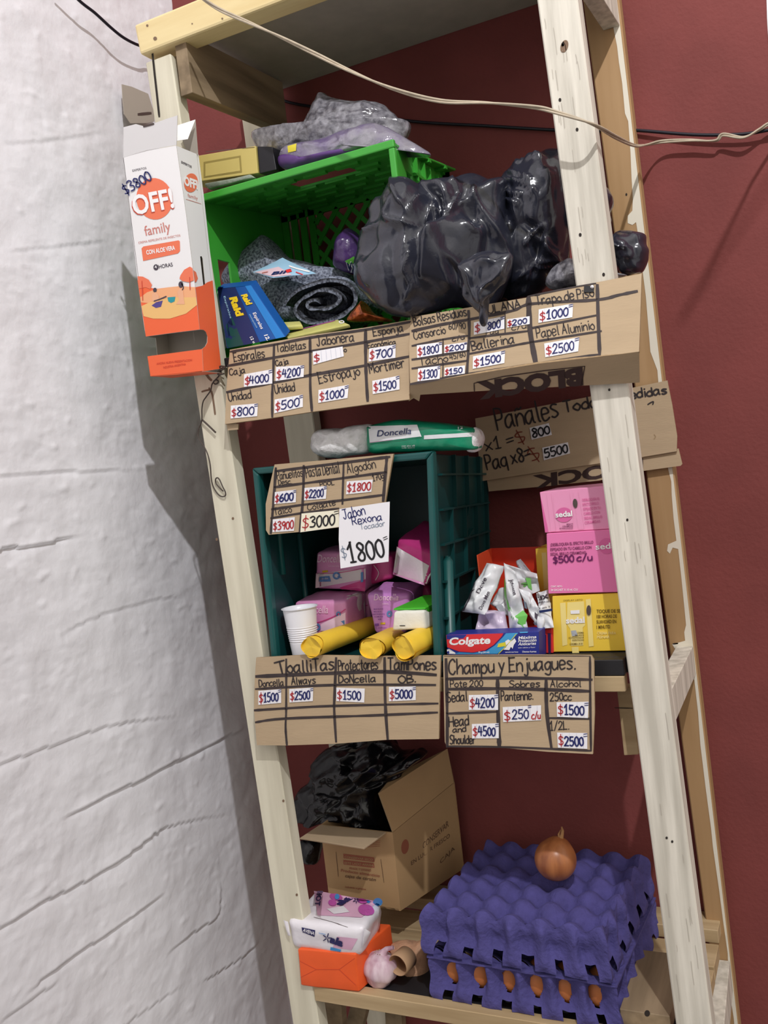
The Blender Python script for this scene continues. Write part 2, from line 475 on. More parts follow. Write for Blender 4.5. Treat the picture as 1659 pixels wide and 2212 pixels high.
# ------------------------------------------------------------------ hand lettering (single strokes) and print lettering
G = {
'a': '5,5 3,6 0,4 0,1 2,0 5,3;5,6 5,1 6,0', 'b': '0,10 0,0;0,3 3,6 5,4 5,1 3,0 0,1', 'c': '5,5 3,6 0,4 0,1 3,0 5,1', 'd': '5,4 3,6 0,4 0,1 3,0 5,2;5,10 5,0',
'e': '0,3 5,3.5 4,6 1,6 0,3 1,0 3,0 5,1', 'f': '4,9 2,10 1,8 1,0;0,6 3,6', 'g': '5,5 3,6 0,4 1,1 3,1 5,4;5,6 5,-1 3,-3 0,-2', 'h': '0,10 0,0;0,3 3,6 5,4 5,0',
'i': '1,6 1,0;.8,8.2 1.2,8.8', 'j': '3,6 3,-2 1,-3 0,-2;2.8,8.2 3.2,8.8', 'k': '0,10 0,0;4,6 0,3;1,3.5 4,0', 'l': '1,10 1,1 2,0', 'm': '0,6 0,0;0,4 2,6 3,4 3,0;3,4 5,6 6,4 6,0',
'n': '0,6 0,0;0,4 3,6 5,4 5,0', 'ñ': '0,6 0,0;0,4 3,6 5,4 5,0;0,7.6 2,8.6 3,7.8 5,8.8', 'o': '3,6 0,4 0,2 3,0 5,2 5,4 3,6', 'p': '0,6 0,-3.5;0,4 3,6 5,4 5,2 3,0 0,1', 'q': '5,5 3,6 0,4 0,1 3,0 5,3;5,6 5,-3.5',
'r': '0,6 0,0;0,3 2,6 4,5.5', 's': '5,5.5 2,6 .5,4.5 4,2.5 4.5,1 2,0 0,.8', 't': '2,9 2,1 3,0 4,.5;0,6 4,6', 'u': '0,6 0,2 2,0 5,2;5,6 5,0', 'v': '0,6 2.5,0 2.5,0 5,6', 'w': '0,6 1.5,0 1.5,0 3,5 3,5 4.5,0 4.5,0 6,6',
'x': '0,6 5,0;5,6 0,0', 'y': '0,6 2.5,1;5,6 2.5,1 1,-3', 'z': '0,6 5,6 5,6 0,0 0,0 5,0',
'A': '0,0 3,10 3,10 6,0;1,4 5,4', 'B': '0,10 0,0;0,10 4,9.5 4,6 0,5.3 5,4 5,1 0,0', 'C': '6,8 4,10 1,8 0,4 1,1 4,0 6,2', 'D': '0,10 0,0;0,10 4,9 6,5 4,1 0,0', 'E': '5,10 0,10 0,10 0,0 0,0 5,0;0,5 4,5', 'H': '0,10 0,0;6,10 6,0;0,5 6,5',
'J': '0,10 6,10;4,10 4,2 2,0 0,2', 'L': '0,10 0,0 0,0 5,0', 'M': '0,0 0,10 0,10 3,4 3,4 6,10 6,10 6,0', 'N': '0,0 0,10 0,10 5,0 5,0 5,10', 'O': '3,10 0,7 0,3 3,0 6,3 6,7 3,10', 'P': '0,10 0,0;0,10 4,9.5 5,7 4,5 0,4.5', 'R': '0,10 0,0;0,10 4,9.5 5,7 4,5 0,4.8;2,4.8 6,0',
'S': '6,9 3,10 .5,8 2,5.5 5,4 5.5,1.5 3,0 0,1', 'T': '0,10 6,10;3,10 3,0', 'U': '0,10 0,3 2,0 4,0 6,3 6,10', 'V': '0,10 3,0 3,0 6,10',
'0': '3,9 .5,7 .3,3 2.5,0 5,2 5,7 3,9', '1': '0,6.5 2.5,9.5 2.5,9.5 2.5,0;.5,0 4.5,0', '2': '0,7 2,9.5 5,8 4,5 0,0 0,0 5.5,0', '3': '0,8.5 3,9.5 5,7.5 2,5.2 5,3.5 4,.5 0,.5', '4': '1.5,9.5 0,4 0,4 6,4;4.2,8.5 4.2,0', '5': '5,9.5 1,9.5 1,9.5 .6,5.5 4,5.5 5.2,2.5 3,0 0,.8',
'6': '4,9.5 1,6 .3,2 2.5,0 5,2 4,4.8 1,4', '7': '0,9.5 5.5,9.5 5.5,9.5 2,0;1.5,5 5,5', '8': '4.8,8 2.5,9.5 .6,7.5 4.6,3.5 4,.5 1.5,.2 .5,2.5 4.4,6 4.8,8', '9': '5,6 2,4.5 .5,7 3,9.5 5,8 5,6 4,0', '$': '5,7.5 2.5,8.8 .3,7 2.5,5 5,3 3,.6 0,1.6;2.6,11 2.6,-1.6', '/': '0,-1 5,10', '=': '0,6 5,6.6;0,3.2 5,3.8', '.': '0.5,0 1,.6', '-': '0,4 4,4',
'é': '0,3 5,3.5 4,6 1,6 0,3 1,0 3,0 5,1;2.5,7.5 4,9.5', 'ó': '3,6 0,4 0,2 3,0 5,2 5,4 3,6;2.5,7.5 4,9.5', ',': '1,1 0,-2', '°': '1.5,9 0,8 1.5,7 3,8 1.5,9'}
GL = {}
for k_, v_ in G.items():
    st = [[tuple(float(x) for x in p.split(',')) for p in s_.split()] for s_ in v_.split(';')]
    GL[k_] = (st, max(p[0] for s_ in st for p in s_))
def hand(mb, mp, text, p0, p1, h, w, m, up=None, jit=.12):
    adv = 0; lay = []
    for ch in text:
        if ch == ' ': adv += 3; continue
        st, wd = GL[ch]; lay.append((st, adv)); adv += wd + 1.7
    adv -= 1.7
    rnd = random.Random(text + str(p0))
    bx, by = (p1[0] - p0[0]) / max(adv, 1), (p1[1] - p0[1]) / max(adv, 1)
    ln = math.hypot(p1[0] - p0[0], p1[1] - p0[1])
    if up is None: ux, uy = (p1[1] - p0[1]) / ln * h / 10, -(p1[0] - p0[0]) / ln * h / 10
    else: ux, uy = up[0] / 10, up[1] / 10
    for st, a in lay:
        dy = rnd.uniform(-.35, .35); sc = rnd.uniform(.93, 1.07)
        for s_ in st:
            pts = []
            for (x, y) in s_:
                X = a + x + rnd.uniform(-jit, jit); Y = (y + rnd.uniform(-jit, jit)) * sc + dy
                pts.append((p0[0] + X * bx + Y * ux, p0[1] + X * by + Y * uy))
            mb.stroke(mp, pts, w, m, n=4)
TXT = {}
def txt(s_, bold):
    if (s_, bold) not in TXT:
        cu = bpy.data.curves.new('t', 'FONT'); cu.body = s_; cu.offset = bold; cu.resolution_u = 3; cu.size = 1
        ob = bpy.data.objects.new('t', cu); me = bpy.data.meshes.new_from_object(ob)
        vs = [(v.co.x, v.co.y) for v in me.vertices]; fs = [list(p.vertices) for p in me.polygons]
        bpy.data.objects.remove(ob); bpy.data.curves.remove(cu); bpy.data.meshes.remove(me)
        TXT[(s_, bold)] = (vs, fs)
    return TXT[(s_, bold)]
def prt(mb, mp, s_, p0, p1, h, m, bold=0.0, up=None, shear=0.0):
    vs, fs = txt(s_, bold)
    if not vs: return
    x0 = min(v[0] for v in vs); x1 = max(v[0] for v in vs)
    ln = math.hypot(p1[0] - p0[0], p1[1] - p0[1]); cap = .72
    if up is None: up = ((p1[1] - p0[1]) / ln * h, -(p1[0] - p0[0]) / ln * h)
    out = []
    for x, y in vs:
        u = (x + shear * y - x0) / (x1 - x0); v = y / cap
        out.append(mp(p0[0] + u * (p1[0] - p0[0]) + v * up[0], p0[1] + u * (p1[1] - p0[1]) + v * up[1]))
    mb.add(out, fs, m)
# ------------------------------------------------------------------ the setting
XW, YB = -0.58, 0.33
GROOVES = [(T(0, 1450, .398)((340, 800), (500, 715), (880, 530), (1220, 360), (1330, 310)), 1.0), (T(0, 1450, .398)((-250, 1510), (0, 1390), (200, 1270), (430, 1160), (680, 1010), (900, 850), (1270, 770)), .8),
  (T(0, 1450, .398)((120, 1760), (300, 1620), (450, 1510), (600, 1420), (800, 1270), (900, 1200)), .9), (T(0, 1450, .398)((-300, 580), (0, 500), (300, 400), (620, 290), (1000, 240)), .5),
  (T(0, 700, .398)((-200, 1275), (0, 1225), (200, 1195), (440, 1150)), .9), (T(0, 700, .398)((-200, 830), (0, 820), (400, 800), (750, 790)), .4), (T(0, 1450, .398)((900, 1540), (1040, 1430), (1180, 1330), (1200, 1240), (1190, 1120)), .7),
  (T(0, 1450, .398)((1100, 1680), (1180, 1640), (1330, 1540), (1400, 1480)), .6), (T(0, 1450, .398)((0, 1900), (150, 1790), (330, 1680)), .5), (T(0, 1450, .398)((560, 1080), (760, 960), (900, 830)), .4), (T(0, 1450, .398)((430, 2100), (700, 1900), (1000, 1700)), .4),
  (T(0, 700, .398)((300, 1700), (520, 1590), (820, 1500), (1000, 1480)), .3), (T(0, 0, .3164)((0, 980), (300, 960), (700, 900)), .25), (T(0, 0, .3164)((0, 1720), (400, 1680), (760, 1640)), .3)]
GW = []
for pts_, d_ in GROOVES:
    w_ = [atX(a, b, XW) for a, b in pts_]
    g_ = [Vector((q.x, q.y)) for q in crspline([(p.y, p.z, 0) for p in w_], 4)]
    GW.append((g_, d_, (min(q.x for q in g_) - .03, max(q.x for q in g_) + .03, min(q.y for q in g_) - .03, max(q.y for q in g_) + .03)))
def wall_h(y, z):
    p = Vector((y, z, 0))
    h = .0035 * noise.noise(Vector((y * 7, z * 6, 1))) + .0022 * noise.noise(Vector((y * 22, z * 24, 4))) + (.0010 * noise.noise(Vector((y * 50, z * 64, 2))) + .0005 * noise.noise(Vector((y * 110, z * 140, 5)))) * (.25 + max(0, .5 + noise.noise(Vector((y * 9, z * 11, 8)))) * .9)
    b = noise.noise(Vector((y * 42, z * 46, 9)))
    if b > .42: h += (b - .42) * .006
    q = Vector((y, z))
    for L_, d_, (bx0, bx1, by0, by1) in GW:
        if not (bx0 < y < bx1 and by0 < z < by1): continue
        best = 9; sg = 1; fade = 1; n_ = len(L_)
        for i in range(n_ - 1):
            a, e = L_[i], L_[i + 1]; ab = e - a
            t = max(0, min(1, (q - a).dot(ab) / max(ab.length_squared, 1e-9)))
            c_ = a + ab * t; dd = (q - c_).length
            if dd < best:
                best = dd; sg = 1 if q.y > c_.y else -1; s_ = (i + t) / (n_ - 1); fade = min(1, s_ * 5, (1 - s_) * 5)
        if best < .03:
            fade = max(fade, 0)
            h += d_ * fade * ((.0030 * math.exp(-best / .012) if sg > 0 else -.0058 * math.exp(-best / .0062)))
    return h
mb = MB()
NY, NZ = 210, 680; y0, y1, z0, z1 = -.62, YB, .30, 2.62
vs = []
for j in range(NZ + 1):
    for i in range(NY + 1):
        y = y0 + (y1 - y0) * i / NY; z = z0 + (z1 - z0) * j / NZ
        e = min(1, (y - y0) / .05, (z - z0) / .05, (z1 - z) / .05)
        vs.append((XW + wall_h(y, z) * max(e, 0), y, z))
w_ = NY + 1
mb.add(vs, [(j * w_ + i, j * w_ + i + 1, (j + 1) * w_ + i + 1, (j + 1) * w_ + i) for j in range(NZ) for i in range(NY)], 'white_plaster', True)
for a0, a1, b0, b1 in ((-3.2, y0, 0, 3.6), (y0, y1, 0, z0), (y0, y1, z1, 3.6)):
    mb.add([(XW, a0, b0), (XW, a1, b0), (XW, a1, b1), (XW, a0, b1)], [(0, 1, 2, 3)], 'white_plaster')
struct(mb.build('wall_left'))
mb = MB(); mb.box(-.70, 3.0, YB, YB + .12, 0, 3.6, 'red_plaster'); struct(mb.build('wall_back'))
mb = MB(); mb.box(-.70, 3.0, -3.2, YB + .12, -.1, 0, 'grey_floor'); struct(mb.build('floor'))

# ------------------------------------------------------------------ the shelving unit
unit = thing('shelving_unit', (-.05, .16, 0), 'tall open shelving unit of cream painted and raw wooden boards against the red wall', 'shelf')
def edge(pa, pb, Y, z):
    a, b = at(*pa, Y), at(*pb, Y); t = (z - a.z) / (b.z - a.z); return a + (b - a) * t
def post(la, lb, ra, rb, Y, th, z0, z1, m, extra=None):
    mb = MB()
    q = [edge(la, lb, Y, z1), edge(ra, rb, Y, z1), edge(ra, rb, Y, z0), edge(la, lb, Y, z0)]
    q = [Vector((p.x, Y, p.z)) for p in q]
    mb.hexa(q, (0, th, 0), m, .002, 1)
    if extra: extra(mb)
    return mb.build('post', unit)
def fl(mb):
    mp = onplane((Vector((0, 0, 1)), Vector((0, -1, 0))), .0005)
    mb.stroke(mp, [(329, 112), (334, 160), (339, 205), (344, 252)], 4.5, 'dark_crack')
    P = T(380, 760, .1627)
    mb.stroke(mp, P((440, 480), (480, 560), (500, 680), (520, 830)), 4, 'wood_knot')
    mb.stroke(mp, P((345, 530), (390, 515), (440, 505)), 4, 'wood_knot')
    mb.stroke(mp, P((390, 280), (430, 340), (470, 380)), 5, 'wood_knot')
    for a, b in ((503, 1120), (612, 1730), (641, 1933), (468, 1165)): mb.ellipse(mp, a, b, 2.5, 3, 'wood_knot')
post((311, 118), (632, 2212), (474, 809), (638, 1880), 0, .028, 0, 2.172, 'cream_paint_wood', fl)
def fr(mb):
    mp = onplane((Vector((0, 0, 1)), Vector((0, -1, 0))), .0005)
    P = T(1100, 0, .33695)
    mb.ellipse(mp, 1219, 100, 8, 14, 'wood_knot', .3); mb.ellipse(mp, 1216, 96, 3, 6, 'dark_crack', .2)
    for a, b in P((325, 640), (435, 830), (455, 1505), (605, 1760)): mb.ellipse(mp, a, b, 3, 4, 'dark_crack')
    for a, b in ((1355, 1123), (1440, 1810), (1452, 1818), (1316, 842)): mb.ellipse(mp, a, b, 2.5, 3, 'dark_crack')
    rnd = random.Random(4)
    for _ in range(46):
        y = rnd.uniform(20, 2200); x = 1160 + .1365 * y + rnd.uniform(8, 74); l = rnd.uniform(14, 60)
        mb.stroke(mp, [(x, y), (x + .135 * l * .5 + rnd.uniform(-1, 1), y + l * .5), (x + .135 * l, y + l)], rnd.uniform(.8, 1.7), 'wood_grain')
mat('wood_grain', (186, 178, 166), .8)
post((1160, 0), (1460, 2212), (1248, 0), (1538, 2212), 0, .031, 0, 2.30, 'white_paint_wood', fr)
post((615, 930), (680, 1400), (680, 930), (745, 1400), .30, .028, .30, 2.20, 'cream_paint_wood')
def br(mb):
    mp = onplane((Vector((0, .30, 1)), Vector((0, -1, 0))), .0005)
    L_ = [(1325, -30), (1325, 60), (1333, 100), (1337, 135), (1344, 180), (1350, 245), (1357, 262), (1362, 330), (1364, 380), (1367, 430), (1366, 455), (1356, 466), (1356, 482), (1366, 486), (1374, 480), (1378, 505), (1395, 640), (1405, 760), (1420, 800), (1428, 900), (1440, 1000), (1450, 1040), (1451, 1070), (1455, 1120), (1461, 1168), (1443, 1176), (1441, 1190), (1447, 1196), (1453, 1183), (1465, 1186), (1472, 1250), (1482, 1350), (1478, 1366), (1480, 1384), (1452, 1392), (1456, 1398), (1488, 1450), (1500, 1470), (1508, 1540), (1513, 1610), (1524, 1700), (1536, 1790), (1540, 1830), (1553, 1920), (1562, 1990), (1572, 2060), (1574, 2130), (1585, 2200), (1590, 2260)]
    mb.poly(mp, L_ + [(1336 + b * .1178 - 3, b) for b in range(2260, -60, -100)], 'paint_drip')
    mb.stroke(mp, [(1454, 1391), (1464, 1390)], 3, 'dark_crack')
    mb.ellipse(mp, 1353, 420, 2, 3, 'dark_crack')
post((1278, 141), (1524, 1988), (1337, 0), (1596, 2212), .30, .029, 0, 2.30, 'raw_wood', br)
# beam over the front, panel, side boards
mb = MB()
YF = -.010
zb, zt = at(302, 118, YF).z, at(296, 50.6, YF).z
xl = at(302, 118, YF).x
mb.hexa([(xl - .004, YF, zt), (.212, YF, zt + .002), (.212, YF, zb - .002), (xl, YF, zb)], (0, .045, 0), 'yellow_pine', .004, 2)
mp = onplane((Vector((0, YF, 1)), Vector((0, -1, 0))), .0006)
for a, b, c_ in ((335, 83, 4), (318, 55, 2.5), (480, 40, 2), (415, 51, 1.5)): mb.ellipse(mp, a, b, c_, c_, 'wood_knot')
mb.build('beam', unit)
mb = MB(); mb.box(-.358, .246, .046, .328, 2.2145, 2.2265, 'grey_panel', .001); mb.build('top_panel', unit)
mb = MB(); mb.box(-.332, .21, .036, .045, 2.190, 2.2265, 'plank_wood', .001); mb.build('front_rail', unit)
mb = MB(); mb.hexa([(-.356, .003, 2.196), (-.334, .003, 2.196), (-.334, .003, 2.103), (-.356, .003, 2.103)], [(0, .294, .017), (0, .294, .017), (0, .294, .02), (0, .294, .02)], 'depth_wood', .001); mb.build('side_board', unit)
za, zb2 = at(1322, 60, .298).z, at(1489, 1457, .298).z
for z_, h_, m_ in ((za, .09, 'white_paint_wood'), (zb2, at(1482, 1396, .298).z - zb2, 'white_paint_wood'), (at(1567, 2075, .298).z - .05, .05, 'white_paint_wood')):
    x_ = edge((1248, 0), (1538, 2212), 0, z_).x
    xr_ = edge((1337, 0), (1596, 2212), .30, z_).x - .003; xf_ = x_ - .003
    mb = MB(); mb.hexa([(xf_ - .026, .033, z_ + h_), (xf_, .033, z_ + h_), (xf_, .033, z_), (xf_ - .026, .033, z_)], (xr_ - xf_, .266, 0), m_, .001); mb.build('side_cleat', unit)
# shelf boards
mb = MB(); mb.box(-.350, .262, .032, .298, 1.672, 1.686, 'black_board', .001); mb.box(-.338, .215, .004, .0315, 1.672, 1.686, 'black_board', .001); mb.build('shelf_board', unit)
mb = MB(); mb.box(-.335, .215, .006, .026, 1.632, 1.671, 'plank_wood', .001); mb.build('front_rail', unit)
mb = MB(); mb.box(-.335, .245, .032, .298, 1.164, 1.186, 'black_board', .001); mb.box(-.318, .2405, .014, .0315, 1.164, 1.186, 'black_board', .001); mb.build('shelf_board', unit)
mb = MB(); mb.box(-.316, .240, .012, .032, 1.142, 1.1635, 'plank_wood', .001); mb.build('front_rail', unit)
mb = MB(); mb.box(-.312, .262, .020, .115, .630, .655, 'black_board', .001); mb.build('shelf_board', unit)
mb = MB(); mb.box(-.312, .262, -.002, .0195, .632, .657, 'plank_wood', .001); mb.build('front_rail', unit)
for a, b, z_ in ((.118, .19, .660), (.195, .262, .662), (.268, .327, .682)):
    mb = MB(); mb.box(-.33, .29, a, b, z_ - .022, z_, 'plank_wood', .001); mb.build('slat', unit)
mb = MB()
q = [at(1378, 2165, .012), at(1441, 2176, .012)]
mb.hexa([(q[0].x - .03, .024, .680), (q[1].x, .024, .680), (q[1].x, .024, .6565), (q[0].x - .03, .024, .6565)], [(0, .16, .002)] * 4, 'depth_wood', .001)
mb.ellipse(onplane((Vector((0, .024, 0)), Vector((0, -1, 0))), .0006), 1398, 2189, 6, 7, 'dark_crack')
mb.build('short_plank', unit)
mb = MB(); q = [at(*p, .05) for p in ((1332, 1484), (1362, 1484), (1380, 1630), (1348, 1632))]
mb.hexa(q, (0, .02, 0), 'plank_wood', .001); mb.stroke(onplane((q[0], Vector((0, -1, 0))), .0006), [(1328, 1529), (1366, 1530)], 2, 'dark_crack'); mb.build('hanging_batten', unit)
# pieces under the lowest shelf
for pa, pb, Y in (((700, 2150), (712, 2330), .06), ((760, 2160), (715, 2340), .10), ((830, 2165), (840, 2350), .14)):
    mb = MB(); a, b = at(*pa, Y), at(*pb, Y)
    mb.hexa([a, a + Vector((.032, 0, 0)), b + Vector((.032, 0, 0)), b], (0, .018, 0), 'depth_wood', .001); mb.build('brace', unit)
# ------------------------------------------------------------------ cardboard price signs
def sign(name, label, outline, pl, extra_outline=None):
    """card cut to the outline; returns mesh builder and its mapper"""
    mb = MB(); mp0 = onplane(pl, 0)
    P = [mp0(a, b) for a, b in outline]
    mb.sheet(P, [], pl[1], .004, 'cardboard', 'cardboard_edge')
    return mb, onplane(pl, .0005)
class Tag:
    def __init__(s, pl, root, f): s.pl, s.root, s.f = pl, root, f
    def __call__(s, q, parts, paper='paper', lines=4, name='price_tag'):
        """q = four crop corners TL TR BR BL; parts = (text, x0, x1, y0, height, stroke, ink)"""
        q = s.f(*q); mb = MB(); mp = onplane(s.pl, .0011); mp2 = onplane(s.pl, .0017); mp3 = onplane(s.pl, .0014)
        P = [mp(a, b) for a, b in q]; mb.sheet(P, [], s.pl[1], .0003, paper)
        def B(u, v):
            x = (q[3][0] * (1 - u) + q[2][0] * u) * (1 - v) + (q[0][0] * (1 - u) + q[1][0] * u) * v
            y = (q[3][1] * (1 - u) + q[2][1] * u) * (1 - v) + (q[0][1] * (1 - u) + q[1][1] * u) * v
            return x, y
        for i in range(lines):
            u = (i + .75) / (lines + .3)
            mb.stroke(mp3, [B(u, .02), B(u, .98)], .7, 'rule_line')
        hh = math.hypot(q[0][0] - q[3][0], q[0][1] - q[3][1])
        for t, x0, x1, y0, h, w, ink in parts:
            p0, p1 = B(x0, y0), B(x1, y0)
            up = B(x0, y0 + h); up = (up[0] - p0[0], up[1] - p0[1])
            hand(mb, mp2, t, p0, p1, hh * h, w, ink, up)
        o = mb.build(name, s.root); return o
def std(n, eq='=', r='red_ink', b='blue_ink', x0=.24, x1=.86, w=2.6, wr=2.2):
    l = [('$', .04, .19, .16, .62, wr, r), (n, x0, x1, .17, .66, w, b)]
    if eq: l.append((eq, .88, 1.0, .62, .5, 1.6, b))
    return l
def lines(mb, mp, f, L):
    for pts, w in L: mb.stroke(mp, f(*pts), w * f.s, 'marker', jit=.35)
def words(mb, mp, f, L, ink='marker_thin'):
    for t, a, b, h, w in L:
        p = f(a, b); hand(mb, mp, t, p[0], p[1], h * f.s, w, ink)
class F:
    def __init__(s, x0, y0, k): s.x0, s.y0, s.s = x0, y0, k
    def __call__(s, *p): return [(s.x0 + a * s.s, s.y0 + b * s.s) for a, b in p]

# upper left sign
f = F(470, 680, .26522)
pl = plane3(at(497, 757, -.008), at(888, 690, -.008), at(486, 915, -.030))
mb, mp = sign('sign', '', f((100, 285), (450, 220), (760, 165), (1200, 105), (1575, 40), (1572, 350), (1562, 690), (1230, 728), (770, 790), (440, 840), (60, 890), (72, 600)), pl)
lines(mb, mp, f, [([(105, 300), (450, 245), (760, 185), (1200, 122), (1570, 58)], 20), ([(85, 415), (450, 350), (740, 300), (1190, 225), (1563, 155)], 22), ([(75, 630), (440, 555), (740, 495), (1190, 415), (1555, 340)], 22),
  ([(460, 240), (455, 420), (445, 640), (445, 832)], 20), ([(752, 190), (755, 400), (755, 600), (768, 782)], 22), ([(1205, 125), (1205, 300), (1210, 500), (1222, 702)], 25)])
words(mb, mp, f, [('Espirales', (135, 378), (385, 345), 72, 2.2), ('Tabletas', (480, 305), (720, 275), 66, 2.2), ('Jabonera', (810, 255), (1112, 212), 80, 2.4), ('Esponja', (1272, 175), (1512, 135), 66, 2.4), ('Caja', (100, 495), (225, 472), 55, 2.2), ('Caja', (475, 418), (578, 400), 48, 2.2),
  ('Económica', (1225, 272), (1452, 238), 42, 2), ('Estropajo', (830, 558), (1160, 488), 84, 2.4), ('Mortimer', (1242, 480), (1525, 425), 80, 2.4), ('Unidad', (92, 705), (275, 678), 66, 2.2), ('Unidad', (470, 640), (630, 618), 72, 2.2)])
words(mb, mp, f, [('o', (1032, 305), (1052, 300), 40, 2)])
o = mb.build('price_sign'); tag(o, 'cardboard price sign at the left of the upper shelf, headed Espirales, Tabletas and Jabonera', 'sign')
tg = Tag(pl, o, f)
tg([(215, 485), (445, 443), (445, 560), (215, 588)], std('4000', x0=.2))
tg([(475, 425), (705, 410), (700, 505), (472, 540)], std('4200'))
tg([(775, 300), (1018, 258), (1028, 338), (780, 406)], [('$', .03, .2, .16, .62, 2.2, 'red_ink')], lines=6)
tg([(1235, 275), (1450, 242), (1448, 350), (1230, 382)], std('700'))
tg([(108, 740), (328, 722), (322, 826), (106, 845)], std('800'))
tg([(465, 690), (694, 650), (694, 750), (462, 802)], std('500'))
tg([(822, 612), (1068, 570), (1058, 678), (820, 718)], std('1000'))
tg([(1260, 538), (1480, 495), (1482, 608), (1264, 646)], std('1500'))
mb = MB(); q = f((75, 893), (170, 888), (165, 935), (82, 942)); mb.sheet([at(a, b, -.024) for a, b in q], [], Vector((0, -1, 0)), .003, 'cardboard', 'cardboard_edge'); mb.build('corner_flap', o)

# upper right sign
f = F(870, 580, .33755)
pl = plane3(at(890, 690, -.008), at(1386, 592, -.008), at(1383, 762, -.042))
mb, mp = sign('sign', '', f((50, 312), (420, 250), (800, 185), (1090, 118), (1530, 32), (1528, 60), (1520, 300), (1512, 532), (860, 608), (420, 680), (48, 742), (40, 520)), pl)
lines(mb, mp, f, [([(60, 400), (240, 360), (430, 325), (700, 270), (830, 225), (1240, 200), (1380, 170), (1500, 145)], 18), ([(60, 495), (250, 455), (415, 430)], 14), ([(430, 445), (800, 400)], 14), ([(830, 380), (1235, 300)], 16), ([(60, 583), (420, 525)], 16), ([(430, 545), (640, 505), (830, 470), (1270, 400)], 14),
  ([(60, 640), (410, 590)], 14), ([(50, 740), (420, 675), (860, 608), (1250, 550)], 16), ([(420, 270), (425, 420), (412, 640), (408, 680)], 18), ([(805, 190), (815, 400), (850, 600)], 34), ([(1245, 105), (1250, 300), (1260, 550)], 22), ([(655, 290), (655, 410)], 8), ([(258, 450), (258, 560)], 8), ([(258, 600), (256, 700)], 8), ([(800, 178), (1090, 120), (1235, 95)], 10)])
words(mb, mp, f, [('Bolsas Residuos', (75, 370), (410, 300), 60, 2.4), ('Consorcio', (75, 455), (275, 415), 55, 2.2), ('60/90', (295, 390), (400, 385), 40, 1.8), ('c/u', (320, 468), (395, 450), 30, 1.8), ('Tacho', (110, 620), (290, 595), 50, 2.2), ('45/60', (305, 585), (402, 562), 36, 1.8),
  ('RULANA', (500, 295), (755, 250), 50, 2.6), ('Paq', (535, 425), (612, 412), 30, 1.6), ('c/u', (700, 395), (790, 380), 36, 1.8), ('Ballerina', (445, 525), (715, 475), 60, 2.6), ('Trapo de Piso', (855, 235), (1225, 180), 62, 2.6), ('Papel Aluminio', (860, 445), (1228, 388), 64, 2.4)])
o = mb.build('price_sign'); tag(o, 'cardboard price sign at the right of the upper shelf, with upside-down printing on its flap', 'sign')
tg = Tag(pl, o, f)
tg([(90, 492), (250, 470), (250, 545), (92, 572)], std('1800', w=2.4), lines=3)
tg([(265, 490), (412, 470), (408, 522), (266, 542)], std('200', w=2.2), lines=3)
tg([(98, 640), (240, 622), (236, 705), (94, 722)], std('1300', w=2.4), lines=3)
tg([(268, 635), (398, 620), (396, 672), (266, 690)], std('150', '', w=2.4), lines=3)
tg([(455, 345), (650, 305), (650, 385), (455, 425)], std('800', w=2.6, x0=.45), lines=4)
tg([(668, 325), (812, 305), (812, 355), (668, 378)], std('200', '', w=2.4), lines=3)
tg([(870, 262), (1090, 225), (1085, 312), (868, 348)], std('1000', w=3))
tg([(905, 480), (1130, 440), (1122, 530), (912, 568)], std('2500', w=2.6))
tg([(450, 562), (655, 525), (650, 605), (448, 642)], std('1500', w=2.8))
# flap folded under, with the printed letters upside down
a_, b_ = f((48, 742), (1512, 532)); c_ = f((1505, 735))[0]
pf = plane3(atP(*a_, *pl), atP(*b_, *pl), at(*c_, -.004))
mb = MB(); mpf = onplane(pf, 0)
P = [mpf(*p) for p in f((48, 744), (420, 682), (860, 610), (1512, 534), (1516, 730), (1180, 748), (720, 772), (470, 786), (112, 808), (105, 850), (70, 830), (38, 850), (45, 790))]
mb.sheet(P, [], pf[1], .0035, 'cardboard', 'cardboard_edge')
mpf = onplane(pf, .0006)
p0, p1 = f((1150, 640), (470, 735)); prt(mb, mpf, 'BLOCK', p0, p1, 100 * f.s, 'print_brown', .065, up=(2, 104 * f.s))
for pts in ([(1165, 626), (1142, 750)], [(1165, 626), (900, 655), (640, 692), (456, 735)], [(456, 735), (458, 787)]): mb.stroke(mpf, f(*pts), 2.2, 'print_brown', spl=False)
fo = mb.build('folded_flap', o)
mb = MB(); mpn = onplane(pl, .002); q = f((1160, 112), (1225, 108), (1222, 150), (1158, 152)); mb.sheet([mpn(*p) for p in q], [], pl[1], .001, 'black_board'); tp = mb.build('tape_strip', o); mb = MB(); mb.lathe(onplane(pl, .0022)(*f((1212, 118))[0]), [(.0024, 0), (.0022, .0012), (.0004, .002)], 'paper', 14, Vector((0, -1, 0))); mb.build('tack', tp)

# nappies sign behind the right posts
f = F(1000, 800, .3014)
pl = plane3(at(1028, 900, .285), at(1440, 823, .289), at(1040, 1030, .281))
mb, mp = sign('sign', '', f((88, 345), (500, 268), (900, 190), (1200, 128), (1465, 72), (1472, 110), (1500, 250), (1535, 470), (1532, 580), (1280, 622), (970, 668), (560, 728), (130, 795), (108, 560)), pl)
words(mb, mp, f, [('Pañales', (250, 430), (690, 335), 150, 4), ('Todas Me', (730, 305), (1190, 215), 85, 4), ('x1 =', (165, 580), (370, 535), 90, 3), ('Paq x8=', (175, 715), (490, 640), 105, 3.6)])
words(mb, mp, f, [('edidas', (1205, 205), (1462, 165), 62, 4)], 'marker_thin')
mb.stroke(mp, f((1325, 245), (1345, 232), (1365, 225), (1360, 245)), 3, 'marker_thin'); mb.stroke(mp, f((1370, 460), (1380, 475), (1370, 492)), 2, 'cardboard_edge')
